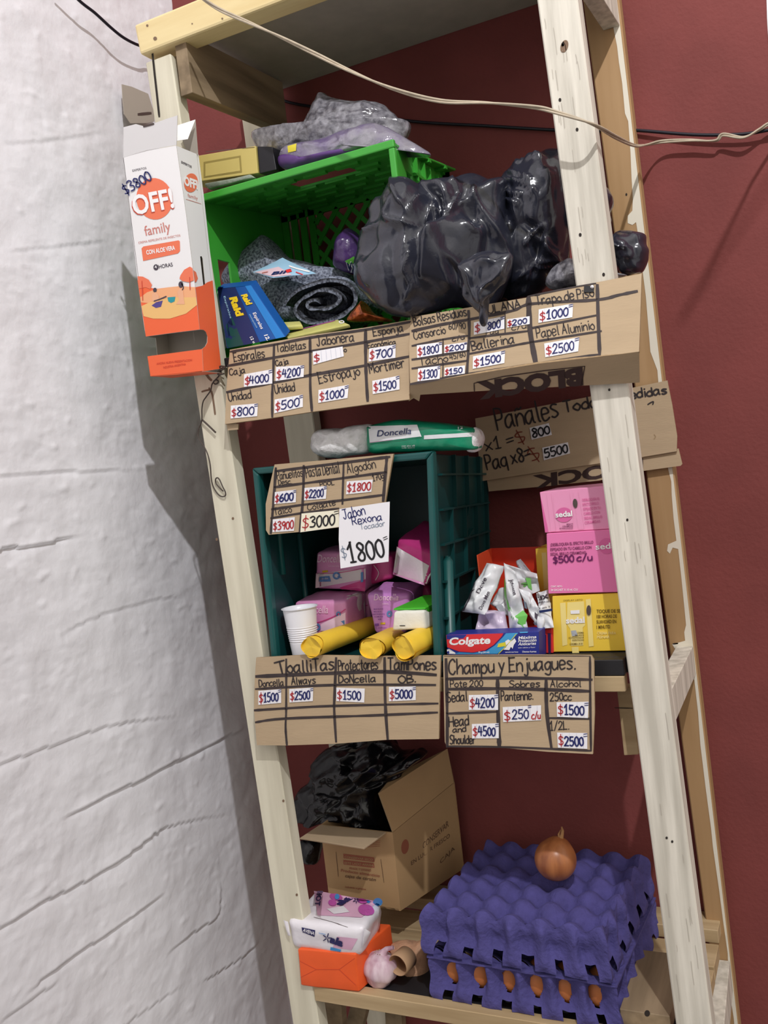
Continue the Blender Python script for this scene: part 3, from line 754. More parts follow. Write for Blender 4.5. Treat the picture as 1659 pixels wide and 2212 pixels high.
words(mb, mp, f, [('$', (400, 530), (455, 500), 90, 2.6), ('$', (505, 660), (560, 620), 110, 2.6)], 'brown_red_ink')
o = mb.build('price_sign'); tag(o, 'cardboard nappy price sign reading Pañales Todas Medidas behind the right posts', 'sign')
tg = Tag(pl, o, f)
tg([(478, 412), (615, 378), (638, 462), (492, 498)], [('800', .08, .92, .15, .75, 3.4, 'black_ink')], lines=3)
tg([(568, 555), (752, 515), (768, 595), (580, 645)], [('5500', .06, .92, .15, .75, 3.4, 'black_ink')], lines=3)
mb = MB(); pf = (pl[0] + Vector((0, .005, 0)), pl[1]); mpf = onplane(pf, 0)
mb.sheet([mpf(*p) for p in f((170, 770), (970, 650), (1280, 600), (1545, 560), (1572, 672), (1560, 684), (1285, 722), (975, 790), (600, 830), (185, 868))], [], pf[1], .0035, 'cardboard', 'cardboard_edge')
p0, p1 = f((1180, 655), (500, 760)); prt(mb, onplane(pf, .0006), 'BLOCK', (p0[0] + 110 * f.s, p0[1] - 20 * f.s), p1, 105 * f.s, 'print_brown', .045, up=(1, 90 * f.s))
mb.build('folded_flap', o)

# sign hanging over the dark crate
f = F(550, 890, .3315)
pl = plane3(at(593, 1003, -.004), at(850, 981, -.004), at(580, 1155, -.010))
mb, mp = sign('sign', '', f((130, 342), (500, 310), (905, 272), (890, 350), (852, 580), (840, 740), (550, 752), (290, 782), (92, 800), (74, 770), (72, 600), (100, 470)), pl)
lines(mb, mp, f, [([(140, 385), (500, 340), (880, 292)], 18), ([(862, 290), (850, 430), (838, 580)], 20), ([(138, 365), (125, 560), (105, 790)], 18), ([(130, 490), (320, 465), (580, 430), (860, 392)], 16), ([(112, 635), (310, 605), (570, 575), (842, 540)], 16), ([(106, 692), (300, 660), (548, 628)], 14), ([(320, 350), (315, 560), (295, 780)], 18), ([(580, 330), (572, 600)], 14)])
words(mb, mp, f, [('Pañuelitos', (148, 440), (315, 418), 56, 1.8), ('Desc.', (158, 478), (242, 466), 34, 1.8), ('Pasta Dental', (338, 428), (555, 395), 72, 1.9), ('Algodón', (605, 400), (790, 365), 62, 1.9), ('170g', (772, 450), (845, 435), 44, 1.8), ('POOL', (428, 485), (520, 472), 26, 1.6), ('Talco', (130, 672), (242, 652), 44, 1.8), ('Colgate', (348, 642), (528, 606), 42, 1.8)])
o = mb.build('price_sign'); tag(o, 'small cardboard price sign hanging over the dark green crate, headed Pañuelitos and Algodón', 'sign')
tg = Tag(pl, o, f)
tg([(132, 522), (270, 505), (268, 588), (128, 600)], std('600', w=3.2), lines=3)
tg([(325, 495), (470, 482), (464, 565), (322, 576)], std('2200', w=2.6), lines=3)
tg([(600, 452), (770, 440), (760, 520), (596, 537)], std('1800', '', b='red_ink', w=2.6, x1=.95), lines=1)
tg([(118, 700), (262, 685), (256, 774), (116, 783)], std('3900', '', b='red_ink', w=2.6, x1=.95), lines=2)
tg([(306, 662), (545, 638), (556, 748), (298, 784)], std('3000', b='black_ink', w=3.2), 'cream_paper', 0)
# white soap sign, taped on its corner
f2 = f
pw = (pl[0] + pl[1] * .004, pl[1])
mb = MB(); mpw = onplane(pw, 0)
mb.sheet([mpw(*p) for p in f((552, 632), (880, 584), (878, 700), (872, 975), (700, 996), (560, 1020), (548, 830))], [], pw[1], .0006, 'paper')
mpw = onplane(pw, .0005)
words(mb, mpw, f, [('Jabon', (582, 700), (722, 668), 66, 2), ('Rexona', (640, 738), (830, 702), 52, 2)], 'blue_ink'); words(mb, mpw, f, [('Tocador', (690, 768), (850, 740), 34, 1.3)], 'grey_ink')
words(mb, mpw, f, [('$', (572, 958), (602, 952), 72, 1.8)], 'grey_ink'); words(mb, mpw, f, [('1800', (622, 984), (846, 940), 135, 4.6), ('=', (845, 850), (872, 842), 50, 1.6)], 'black_ink')
tag(mb.build('paper_sign'), 'white paper sign with a big handwritten 1800, hung on the small crate sign', 'sign')

# lower left sign
f = F(530, 1390, .2592)
pl = plane3(at(553, 1420, -.012), at(951, 1416, -.012), at(555, 1610, -.020))
mb, mp = sign('sign', '', f((90, 118), (500, 95), (1160, 105), (1628, 100), (1618, 400), (1612, 796), (1190, 802), (765, 835), (340, 850), (96, 848), (72, 560), (78, 300)), pl)
lines(mb, mp, f, [([(90, 275), (740, 247), (1160, 235), (1588, 262)], 30), ([(86, 380), (740, 346), (1584, 346)], 20), ([(76, 557), (330, 541), (740, 520), (1604, 500)], 20), ([(86, 657), (330, 626), (1050, 600), (1600, 575)], 20), ([(340, 130), (340, 540), (335, 700), (346, 848)], 17), ([(756, 120), (745, 400), (740, 550), (756, 820)], 22), ([(1160, 120), (1166, 500), (1186, 798)], 24)])
words(mb, mp, f, [('T', (268, 262), (350, 240), 110, 4), ('oalliTas', (352, 246), (740, 216), 100, 3.6), ('Protectores', (775, 225), (1105, 216), 92, 2.8), ('TamPones', (1188, 222), (1590, 218), 100, 3.6), ('Doncella', (115, 362), (318, 350), 58, 2.2), ('Always', (385, 345), (585, 332), 62, 2.4), ('DoNcella', (778, 328), (1085, 320), 60, 2.8), ('OB.', (1280, 332), (1418, 322), 62, 3.2)])
o = mb.build('price_sign'); tag(o, 'cardboard price sign under the yellow rolls, headed ToalliTas, Protectores and TamPones', 'sign')
tg = Tag(pl, o, f)
tg([(108, 395), (298, 380), (298, 495), (108, 512)], std('1500', w=2.8), lines=3)
tg([(366, 380), (565, 368), (562, 480), (368, 492)], std('2500', w=2.8), lines=3)
tg([(758, 368), (995, 376), (990, 492), (758, 480)], std('1500', '', w=2.8), lines=2)
tg([(1196, 362), (1420, 358), (1420, 472), (1196, 482)], std('5000', w=3), lines=3)

# lower right sign
f = F(940, 1400, .27728)
pl = plane3(at(958, 1416, -.010), at(1277, 1416, -.010), at(964, 1613, -.018))
mb, mp = sign('sign', '', f((62, 57), (640, 52), (1215, 55), (1236, 90), (1242, 500), (1228, 826), (880, 808), (500, 775), (92, 772), (75, 730), (68, 400)), pl)
lines(mb, mp, f, [([(88, 240), (600, 232), (1220, 246)], 24), ([(88, 320), (600, 316), (1200, 336)], 26), ([(90, 510), (480, 496)], 20), ([(84, 85), (92, 400), (94, 768)], 24), ([(1206, 70), (1208, 400), (1214, 800)], 18), ([(486, 250), (490, 500), (500, 770)], 30), ([(864, 250), (870, 500), (906, 780)], 26), ([(886, 545), (1208, 550)], 20), ([(92, 765), (500, 770), (900, 785), (1212, 800)], 16), ([(70, 62), (640, 60), (1210, 62)], 6)])
words(mb, mp, f, [('Champu y Enjuagues.', (108, 205), (1092, 162), 112, 3.6), ('Pote 200', (118, 305), (370, 298), 52, 2.2), ('Sobres', (578, 305), (815, 300), 50, 2.4), ('Alcohol', (898, 305), (1135, 300), 52, 2.2), ('Sedal', (92, 422), (250, 412), 76, 2.6), ('Pantenne.', (515, 410), (762, 400), 72, 2.6), ('250cc', (897, 412), (1062, 405), 62, 2.6), ('Head', (110, 610), (262, 600), 80, 2.8), ('and', (140, 658), (240, 650), 48, 2.4), ('Shoulder', (116, 748), (312, 742), 66, 2.8), ('1/2L.', (896, 640), (1042, 632), 68, 2.4)])
o = mb.build('price_sign'); tag(o, 'cardboard price sign under the toothpaste box, headed Champu y Enjuagues', 'sign')
tg = Tag(pl, o, f)
tg([(262, 366), (490, 360), (490, 482), (262, 482)], std('4200', w=3))
tg([(286, 592), (495, 585), (495, 702), (288, 704)], std('4500', w=3))
tg([(526, 460), (825, 445), (825, 562), (530, 576)], [('$', .04, .18, .1, .62, 2.4, 'red_ink'), ('250', .25, .66, .17, .66, 2.8, 'blue_ink'), ('=', .66, .74, .75, .4, 1.6, 'blue_ink'), ('c/u', .76, .98, .1, .5, 2.4, 'red_ink')], lines=5)
tg([(946, 422), (1195, 418), (1190, 545), (950, 535)], std('1500', w=3.2))
tg([(950, 658), (1185, 662), (1185, 785), (956, 776)], std('2500', w=3.4))
# ------------------------------------------------------------------ hanging insect repellent carton
K2 = 1 / 3.687
f = F(250, 230, K2)
YF = -.062
fr_pl = (Vector((0, YF, 0)), Vector((0, -1, 0)))
tr, brp = at(*f((482, 312))[0], YF), at(*f((692, 2110))[0], YF)
rt_pl = plane3(tr, brp, tr + Vector((-.004, .056, 0)))
oc = thing('carton', at(*f((470, 2150))[0], YF), 'tall white and orange insect repellent carton hanging on the left post', 'box')
mf, mr = onplane(fr_pl), onplane(rt_pl)
fo_, ro_ = onplane(fr_pl, .0005), onplane(rt_pl, .0005)
mb = MB()
NF = Vector((0, -1, 0))
up_front = f((60, 408), (250, 350), (482, 312), (560, 860), (640, 1500), (668, 1778), (450, 1805), (238, 1834), (180, 1430), (110, 800))
mb.sheet([mf(*p) for p in up_front], [], NF, .0007, 'white_card', 'grey_card')
lo_front = f((252, 1990), (460, 1962), (688, 1932), (697, 2110), (480, 2135), (276, 2150))
mb.sheet([mf(*p) for p in lo_front], [], NF, .0007, 'orange_card', 'grey_card')
right = f((482, 312), (660, 385), (700, 700), (770, 1330), (842, 2090), (692, 2112), (686, 1932), (712, 1912), (728, 1880), (730, 1830), (718, 1795), (700, 1780), (666, 1778), (640, 1500), (560, 860))
hole = f((672, 1195), (684, 1192), (692, 1210), (728, 1570), (722, 1582), (714, 1572))
nr = rt_pl[1]
mb.sheet([mr(*p) for p in right], [[mr(*p) for p in hole]], nr, .0007, 'white_card', 'grey_card')
# left side, back, bottom
tl, bl, bl2 = at(*f((60, 408))[0], YF), at(*f((276, 2150))[0], YF), at(*f((252, 1990))[0], YF)
dpt = Vector((-.002, .056, 0))
ml_ = at(*f((238, 1834))[0], YF)
mb.sheet([tl, tl + dpt, bl + dpt, bl, bl2, bl2 + dpt * .45, ml_ + dpt * .45, ml_], [], Vector((-1, 0, 0)), .0007, 'white_card', 'grey_card')
dr = Vector((-.004, .056, 0))
mb.sheet([tl + dpt, tr + dr, brp + dr, bl + dpt], [], Vector((0, -1, 0)), .0007, 'grey_card', 'grey_card')
mb.sheet([bl, brp, brp + dr, bl + dpt], [], Vector((0, 0, -1)), .0007, 'orange_card', 'grey_card')
# printed front
W_ = 'white_print'
mb.poly(fo_, f((173, 1382), (240, 1440), (330, 1452), (420, 1440), (520, 1430), (600, 1440), (632, 1438), (668, 1776), (450, 1803), (240, 1832)), 'orange_card')
mb.poly(onplane(fr_pl, .0007), f((196, 1520), (250, 1480), (320, 1455), (420, 1440), (520, 1430), (632, 1440), (640, 1540), (520, 1560), (300, 1570), (200, 1560)), 'peach_print')
mb.poly(onplane(fr_pl, .0009), f((205, 1590), (300, 1545), (480, 1520), (640, 1520), (648, 1580), (560, 1650), (430, 1690), (300, 1690), (222, 1670)), 'sand_print')
o9, o11 = onplane(fr_pl, .0010), onplane(fr_pl, .0012)
mb.poly(o9, f((173, 1352), (215, 1355), (262, 1380), (288, 1420), (275, 1455), (240, 1440), (185, 1450)), 'salmon_print')
mb.stroke(o11, f((208, 1390), (212, 1460), (215, 1545)), 2, 'deep_orange_print')
mb.poly(o9, f((515, 1345), (545, 1300), (590, 1275), (612, 1290), (622, 1385), (580, 1400), (530, 1390), (508, 1370)), 'salmon_print')
mb.stroke(o11, f((588, 1360), (590, 1400), (592, 1460)), 2, 'deep_orange_print')
# two people seated on a picnic blanket
mb.ellipse(o11, *f((312, 1462))[0], 4, 5, 'dark_print'); mb.poly(o11, f((290, 1490), (320, 1475), (345, 1510), (340, 1560), (290, 1550)), 'skin_print'); mb.poly(o11, f((285, 1585), (320, 1560), (375, 1545), (360, 1595), (320, 1605)), 'purple_print')
mb.stroke(onplane(fr_pl, .0015), f((305, 1550), (350, 1535), (402, 1512)), 2.6, 'dark_print')
mb.poly(o11, f((490, 1480), (510, 1445), (535, 1460), (545, 1550), (550, 1575), (480, 1575), (505, 1540)), 'skin_print'); mb.ellipse(o11, *f((518, 1418))[0], 5, 7, 'dark_print'); mb.stroke(o11, f((525, 1410), (538, 1440), (530, 1462)), 2.4, 'dark_print')
mb.poly(o11, f((412, 1520), (476, 1515), (468, 1552), (440, 1565), (418, 1552)), 'teal_print')
cx_, cy_ = f((308, 735))[0]; mb.ellipse(fo_, cx_, cy_, 39, 45, 'salmon_print', -.15)
p0, p1 = f((146, 862), (468, 800)); off = onplane(fr_pl, .0009); off2 = onplane(fr_pl, .0013)
prt(mb, off, 'OFF!', (p0[0] - 1.4, p0[1] + 2.2), (p1[0], p1[1] + 2.2), 42, 'deep_orange_print', .03); prt(mb, off2, 'OFF!', p0, p1, 42, W_, .026)
p0, p1 = f((235, 1030), (440, 990)); prt(mb, fo_, 'family', p0, p1, 22, 'pinkish_print', .004)
p0, p1 = f((182, 1095), (515, 1035)); prt(mb, fo_, 'CREMA REPELENTE DE INSECTOS', p0, p1, 5, 'pinkish_print', .0)
mb.poly(fo_, f((205, 1130), (220, 1115), (500, 1066), (510, 1075), (512, 1150), (495, 1170), (218, 1230)), 'salmon_print')
p0, p1 = f((246, 1180), (474, 1140)); prt(mb, off, 'CON ALOE VERA', p0, p1, 9.5, W_, .03)
p0, p1 = f((345, 1292), (455, 1272)); prt(mb, fo_, 'HORAS', p0, p1, 8.5, 'dark_print', .01); mb.ellipse(fo_, *f((320, 1281))[0], 5.5, 6.5, 'dark_print'); p0, p1 = f((311, 1290), (328, 1287)); prt(mb, off, '4', p0, p1, 6, W_, .02)
for k_ in (0, 1):
    p0, p1 = f((325 + 55 * k_, 2058 + 30 * k_), (608 - 50 * k_, 2028 + 32 * k_)); prt(mb, fo_, ('AHORA NUEVA PRESENTACION', 'INDUSTRIA ARGENTINA')[k_], p0, p1, 5, 'deep_orange_print', .01)
p0, p1 = f((135, 520), (245, 498)); prt(mb, fo_, 'EXPERTOS', p0, p1, 5, 'dark_print')
p0, p1 = f((96, 690), (288, 580)); hand(mb, onplane(fr_pl, .0016), '$3800', (p0[0] - 4, p0[1] + 4), p1, 23, 3, 'blue_ink')
# printed right side
mb.poly(ro_, f((633, 1440), (690, 1428), (730, 1400), (772, 1385), (840, 2088), (693, 2110), (687, 1932), (713, 1911), (730, 1880), (731, 1830), (718, 1794), (700, 1779), (667, 1776)), 'orange_card')
mb.poly(onplane(rt_pl, .0008), f((601, 1290), (640, 1320), (655, 1370), (640, 1400), (612, 1390)), 'salmon_print')
cx_, cy_ = f((600, 608))[0]; mb.ellipse(ro_, cx_, cy_, 15, 20.5, 'salmon_print', .1)
p0, p1 = f((546, 622), (655, 660)); prt(mb, onplane(rt_pl, .0009), 'OFF!', p0, p1, 16, W_, .05, up=(-1, -19))
p0, p1 = f((575, 720), (655, 745)); prt(mb, ro_, 'family', p0, p1, 7, 'pinkish_print', .0, up=(-1, -8))
p0, p1 = f((560, 738), (680, 775)); mb.stroke(ro_, [p0, p1], 1, 'pinkish_print')
p0, p1 = f((522, 450), (605, 490)); prt(mb, ro_, 'EXPERTOS', p0, p1, 5, 'dark_print', .02, up=(0, -5))
mb.build('carton_body', oc)
# flaps
mb = MB()
q = f((60, 406), (62, 165), (160, 140), (225, 158), (302, 135), (400, 100), (492, 70), (484, 308), (250, 348))
fp = plane3(at(*q[0], YF), at(*q[-2], YF), at(*q[1], YF - .012))
m_ = onplane(fp); mb.sheet([m_(*p) for p in q], [], fp[1], .0007, 'white_card', 'grey_card'); mb.stroke(onplane(fp, .0006), f((222, 160), (262, 150), (302, 138)), 4, 'slot_dark'); mb.build('flap', oc)
mb = MB()
a = mr(*f((486, 314))[0]); b = mr(*f((656, 384))[0]); q = f((486, 308), (484, 270), (572, 258), (634, 105), (500, 150))
P = [at(*f((484, 274))[0], YF + .004), at(*f((574, 260))[0], YF + .030), at(*f((634, 104))[0], -.016), at(*f((492, 150))[0], -.03)]
mb.sheet(P, [], Vector((.3, -1, .1)).normalized(), .0006, 'white_card', 'grey_card')
P2 = [at(*f((634, 104))[0], -.008), at(*f((656, 384))[0], -.006), at(*f((560, 350))[0], -.006), at(*f((520, 240))[0], -.008)]
mb.sheet(P2, [], Vector((0, -1, 0)), .0006, 'grey_card'); mb.build('flap', oc)

# flat grey sheet with a darker bar, just off the wall behind the post
mb = MB()
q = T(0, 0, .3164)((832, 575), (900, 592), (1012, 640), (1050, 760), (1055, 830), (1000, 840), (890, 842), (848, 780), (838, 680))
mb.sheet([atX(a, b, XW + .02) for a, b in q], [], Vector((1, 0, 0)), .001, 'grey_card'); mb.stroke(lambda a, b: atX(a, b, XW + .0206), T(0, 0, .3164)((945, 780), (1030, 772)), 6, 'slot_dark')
tag(mb.build('grey_sheet'), 'small flat grey sheet with a darker bar on the white wall behind the left post', 'card')

# ------------------------------------------------------------------ green crate lying on its side
gc = thing('crate', (-.19, .16, 1.69), 'bright green plastic lattice crate lying on its side on the upper shelf', 'crate')
gx0, gx1, gy0, gy1, gz0, gz1 = -.375, -.018, .035, .298, 1.688, 1.953
def strut(mb, a, b, w, th, m, n=Vector((0, 1, 0))):
    a, b = Vector(a), Vector(b); t = (b - a).normalized(); s_ = t.cross(n).normalized() * w / 2
    mb.hexa([a - s_, b - s_, b + s_, a + s_], n * th, m)
GP = 'green_plastic'
mb = MB()          # lattice base at the back
z0_, z1_, x0_, x1_ = gz0 + .012, gz1 + .024, gx0 + .006, gx1 - .012
def clip_strut(mb, cx_, sl):
    pts = []
    zz0, zz1 = z0_ + .01, z1_ - .014
    xx0, xx1 = x0_ + .07, x1_ - .02
    a = Vector((cx_, 0, zz0)); b = Vector((cx_ + sl * (zz1 - zz0), 0, zz1))
    d = b - a; t0, t1 = 0.0, 1.0
    for lo_, hi_ in ((xx0, xx1),):
        if abs(d.x) > 1e-9:
            ta, tb = (lo_ - a.x) / d.x, (hi_ - a.x) / d.x
            if ta > tb: ta, tb = tb, ta
            t0, t1 = max(t0, ta), min(t1, tb)
    if t1 - t0 > .03:
        p, q_ = a + d * t0, a + d * t1
        strut(mb, (p.x, gy1 - .004 - (.001 if sl > 0 else 0), p.z), (q_.x, gy1 - .004 - (.001 if sl > 0 else 0), q_.z), .0085, .004, GP)
for i in range(-12, 20):
    c_ = x0_ + i * .0325
    clip_strut(mb, c_, .855); clip_strut(mb, c_, -.855)
mb.box(x0_, x1_, gy1 - .005, gy1, z0_, z0_ + .012, GP); mb.box(x0_, x1_, gy1 - .005, gy1, z1_ - .016, z1_, GP); mb.box(x1_ - .022, x1_, gy1 - .005, gy1, z0_, z1_, GP)
for k_ in range(4): mb.box(x0_ + k_ * .019, x0_ + k_ * .019 + .013, gy1 - .005, gy1, z0_, z1_, GP)
mb.build('lattice_base', gc)
mb = MB()          # top wall with a hand hole and ribs
zt_ = gz1
def wallslab(mb, u0, u1, y0, y1, zf, zb, th): mb.hexa([(u0, y0, zf), (u1, y0, zf), (u1, y0, zf - th), (u0, y0, zf - th)], (0, y1 - y0, zb - zf), GP, .001, 1)
hx0, hx1, hy0, hy1 = -.235, -.120, .085, .135
def zz(y): return zt_ + (y - gy0) * .095
wallslab(mb, gx0, hx0, gy0, gy1, zz(gy0), zz(gy1), .004); wallslab(mb, hx1, gx1, gy0, gy1, zz(gy0), zz(gy1), .004)
wallslab(mb, hx0, hx1, gy0, hy0, zz(gy0), zz(hy0), .004); wallslab(mb, hx0, hx1, hy1, gy1, zz(hy1), zz(gy1), .004)
rnd = random.Random(2)
for r_ in range(7):
    y_ = gy0 + .03 + r_ * .036
    for k_ in range(6):
        x_ = gx0 + .015 + k_ * .057 + (r_ % 2) * .018
        if hx0 - .05 < x_ < hx1 and hy0 - .02 < y_ < hy1: continue
        mb.hexa([(x_, y_, zz(y_) - .003), (x_ + .04, y_, zz(y_) - .003), (x_ + .04, y_, zz(y_) - .0075), (x_, y_, zz(y_) - .0075)], (0, .009, 0), GP)
mb.build('top_wall', gc)
mb = MB()          # right wall, outer face to the camera: windows and ribs
def rx(y): return gx1 - (y - gy0) * .09
def rslab(y0, y1, z0, z1, th=.004, o_=0.0): mb.hexa([(rx(y0) + o_, y0, z1), (rx(y1) + o_, y1, z1), (rx(y1) + o_, y1, z0), (rx(y0) + o_, y0, z0)], (-th, 0, 0), GP)
wins = [(.085, .115, 1.895, 1.925), (.205, .235, 1.90, 1.945), (.250, .285, 1.90, 1.945)]
rslab(gy0, .085, gz0, gz1 + .003); rslab(.085, .115, 1.925, gz1 + .006); rslab(.085, .115, gz0, 1.895); rslab(.115, .205, gz0, gz1 + .011); rslab(.205, .235, gz0, 1.900); rslab(.205, .235, 1.945, gz1 + .015); rslab(.235, .250, gz0, gz1 + .018); rslab(.250, .285, gz0, 1.900); rslab(.250, .285, 1.945, gz1 + .022); rslab(.285, gy1, gz0, gz1 + .025)
for y_ in (.125, .165, .195, .24, .30): rslab(y_, y_ + .004, gz0 + .02, gz1 + .004, .010, .007)
rslab(.118, .20, 1.925, 1.93, .010, .007)
mb.build('side_wall', gc)
mb = MB(); mb.box(gx0, gx0 + .004, gy0, gy1, gz0, 1.745, GP); mb.hexa([(gx0, gy0, gz1), (gx0 + .004, gy0, gz1), (gx0 + .004, gy0, 1.86), (gx0, gy0, 1.86)], [(0, gy1 - gy0, .026)] * 2 + [(0, gy1 - gy0, 0)] * 2, GP)
for a_, b_ in ((gy0, .07), (.105, .15), (.185, .23), (.26, gy1)): mb.box(gx0, gx0 + .004, a_, b_, 1.745, 1.86, GP)
mb.build('side_wall', gc)
mb = MB(); mb.box(gx0 + .005, gx1 - .02, gy0, gy1 - .006, gz0, gz0 + .004, GP); mb.build('bottom_wall', gc)
mb = MB()
mb.hexa([(gx0, gy0 - .006, gz1 + .003), (gx1 + .004, gy0 - .006, gz1 + .003), (gx1 + .004, gy0 - .006, gz1 - .009), (gx0, gy0 - .006, gz1 - .009)], (0, .008, 0), GP, .002)
mb.hexa([(gx1 - .006, gy0 - .006, gz1 - .009), (gx1 + .004, gy0 - .006, gz1 - .009), (gx1 + .004, gy0 - .006, gz0), (gx1 - .006, gy0 - .006, gz0)], (0, .008, 0), GP, .002)
mb.hexa([(gx0, gy0 - .006, gz1 - .009), (gx0 + .01, gy0 - .006, gz1 - .009), (gx0 + .01, gy0 - .006, gz0), (gx0, gy0 - .006, gz0)], (0, .008, 0), GP, .002)
mb.build('rim', gc)

# yellow box with a black end, on the green crate
tb = thing('box', (-.36, .08, 1.957), 'faded yellow cardboard box with black end on top of the green crate', 'box')
mb = MB(); z_ = 1.958
a, b, c_, d_ = at(395, 342, .055), at(552, 315, .055), at(557, 374, .055), at(400, 396, .055)
bt = z_ - c_.z
mb.hexa([a, b, c_, d_], (-.012, .08, .012), 'box_yellow', .001)
m_ = onmesh(mb, .0005); mb.poly(m_, [(440, 350), (520, 336), (523, 372), (440, 384)], 'box_olive'); mb.poly(onmesh(mb, .0004), [(444, 354), (517, 341), (519, 369), (444, 381)], 'box_yellow'); mb.stroke(onmesh(mb, .0005), [(445, 328), (550, 318)], 1.4, 'slot_dark')
mb.build('box_body', tb)
mb = MB(); mb.hexa([b + Vector((.0005, .004, 0)), b + Vector((.026, .008, -.006)), c_ + Vector((.03, .008, 0)), c_ + Vector((.0005, .004, 0))], (-.012, .07, .01), 'box_black', .001); mb.build('box_end', tb)
mb = MB(); q = [at(*p, .040) for p in ((440, 396), (540, 376), (552, 384), (450, 408))]; mb.softhex(q, (-.01, .03, .004), 'grey_green_film', .003, .0015, 40, 2)
tag(mb.build('plastic_bag'), 'flat pale plastic bag tucked under the yellow box on the crate', 'bag')

# cellophane packs on the crate
mb = MB()
mb.inflate([(545, 292), (566, 285), (600, 300), (640, 292), (665, 270), (680, 240), (690, 212), (702, 202), (722, 212), (770, 220), (818, 222), (845, 240), (862, 258), (882, 262), (880, 290), (860, 320), (780, 345), (700, 352), (600, 350), (570, 335)], .14, .04, .05, 'clear_film_grey', .003, 30, 22, 6, 2, .5, 3.0, .003, None, .008, 40, 12)
tag(mb.build('cellophane_pack'), 'grey sponge pack in crinkled cellophane, peaked, at the back on top of the green crate', 'pack')
vp = thing('cellophane_pack', (-.13, .09, 1.957), 'flat violet and grey cellophane pack with yellow sticker lying on the green crate', 'pack')
mb = MB(); mb.inflate([(604, 345), (608, 362), (632, 369), (680, 360), (760, 335), (840, 308), (870, 318), (922, 336), (926, 328), (880, 300), (830, 272), (790, 270), (740, 285), (690, 303), (640, 312), (612, 322)], .075, .022, .03, 'clear_film_violet', .002, 30, 18, 5, 2.4, .4, 7.0, .002, None, .005, 50, 12)
m_ = onmesh(mb, .001); mb.patch(m_, [(622, 316), (641, 311), (640, 326), (623, 330)], 'label_yellow', 4, 4); mb.build('cellophane_wrap', vp)
mb = MB(); mb.inflate([(602, 342), (606, 360), (632, 370), (662, 366), (700, 356), (770, 332), (770, 320), (700, 342), (640, 352), (624, 338), (612, 335)], .07, .022, .02, 'violet_plastic', .002, 30, 8, 4, 2, .5); mb.build('violet_edge', vp)

# ------------------------------------------------------------------ things inside and before the green crate
f = F(440, 480, .28933)
gl = thing('cleaning_cloth', at(640, 690, .08), 'grey flecked floor cloth folded and rolled in the green crate', 'cloth')
mb = MB(); mb.inflate(f((160, 450), (170, 360), (280, 250), (380, 170), (440, 112), (450, 104), (462, 112), (560, 215), (640, 270), (780, 300), (900, 340), (1000, 345), (1080, 380), (1130, 420), (1100, 520), (900, 600), (700, 640), (560, 720), (400, 600), (250, 520)), .17, .05, .05, 'knit_grey', .006, 16, 14, 4, 2.2, .5, 2.0); mb.build('folded_sheet', gl)
mb = MB()          # roll: spiral section swept back
ctr = at(*f((890, 600))[0], .075); sp = []
NT = 110
def spiral(t):
    a = t * 2 * math.pi * 2.1 + 2.2; r_ = .010 + .052 * t
    wv = .007 * noise.noise(Vector((t * 9, 1, 0))) + .003 * math.sin(a * 2 + 1)
    return Vector((ctr.x + (r_ + wv) * 1.16 * math.cos(a), 0, ctr.z + (r_ + wv) * .66 * math.sin(a) - .004 * t))
vs = []; fs = []; ny_ = 8; th_ = .0085
for i in range(NT + 1):
    t = i / NT; p = spiral(t); q_ = spiral(min(t + .004, 1.02)); tv = (q_ - p).normalized(); nn = Vector((-tv.z, 0, tv.x))
    for side in (-1, 1):
        for j in range(ny_ + 1):
            y_ = .072 + .13 * j / ny_
            x = Vector((p.x * 40, y_ * 40, p.z * 40))
            ww = th_ * .5 * (1 + .5 * noise.noise(x * 1.6)) * (1 if j > 0 else .75)
            vs.append(Vector((p.x, y_ + .004 * noise.noise(x) - (.008 * (1 - t)), p.z)) + nn * side * ww + Vector((-.12, 0, .05)) * ((y_ - .072)))
st_ = 2 * (ny_ + 1)
for i in range(NT):
    for s_ in (0, 1):
        for j in range(ny_):
            a = i * st_ + s_ * (ny_ + 1) + j; f_ = (a, a + 1, a + 1 + st_, a + st_); fs.append(f_ if s_ else f_[::-1])
    a = i * st_; b = a + ny_ + 1; fs.append((a, a + st_, b + st_, b)); fs.append((a + ny_, b + ny_, b + ny_ + st_, a + ny_ + st_))
for i in (0, NT):
    for j in range(ny_):
        a = i * st_ + j; b = a + ny_ + 1; fs.append((a, b, b + 1, a + 1))
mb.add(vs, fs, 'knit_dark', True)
mb.inflate(f((400, 480), (560, 440), (800, 440), (960, 400), (1080, 420), (1140, 500), (1120, 620), (1000, 720), (800, 760), (600, 730), (480, 640)), .125, .018, .05, 'knit_grey', .004, 18, 10, 4, 2.2, .5, 5.0)
mb.build('rolled_end', gl)
mb = MB(); q = f((365, 372), (590, 268), (840, 382), (520, 415)); Y_ = (.085, .11, .085, .07)
mb.pillow([at(*p, y_) for p, y_ in zip(q, Y_)], .004, 'pale_blue', 12, 8, .6, .6, .001)
m_ = onmesh(mb, .0008); mb.patch(m_, f((380, 375), (560, 335), (660, 395), (525, 410)), 'sachet_pink', 8, 6); 
m_ = onmesh(mb, .0008)
p0, p1 = f((505, 395), (640, 380)); prt(mb, m_, 'BIP', p0, p1, 6, 'raid_navy', .04, shear=.3); mb.patch(onmesh(mb, .001), f((610, 360), (650, 350), (660, 372), (625, 380)), 'colgate_red', 3, 3); mb.stroke(onmesh(mb, .001), f((640, 330), (700, 350), (790, 372)), 3, 'white_print'); mb.stroke(onmesh(mb, .001), f((690, 375), (740, 392)), 2, 'colgate_red')
mb.stroke(onmesh(mb, .001), f((440, 380), (480, 372)), 2, 'pinkish_print')
tag(mb.build('sachet'), 'light blue and pink sachet lying on top of the grey floor cloth', 'sachet')

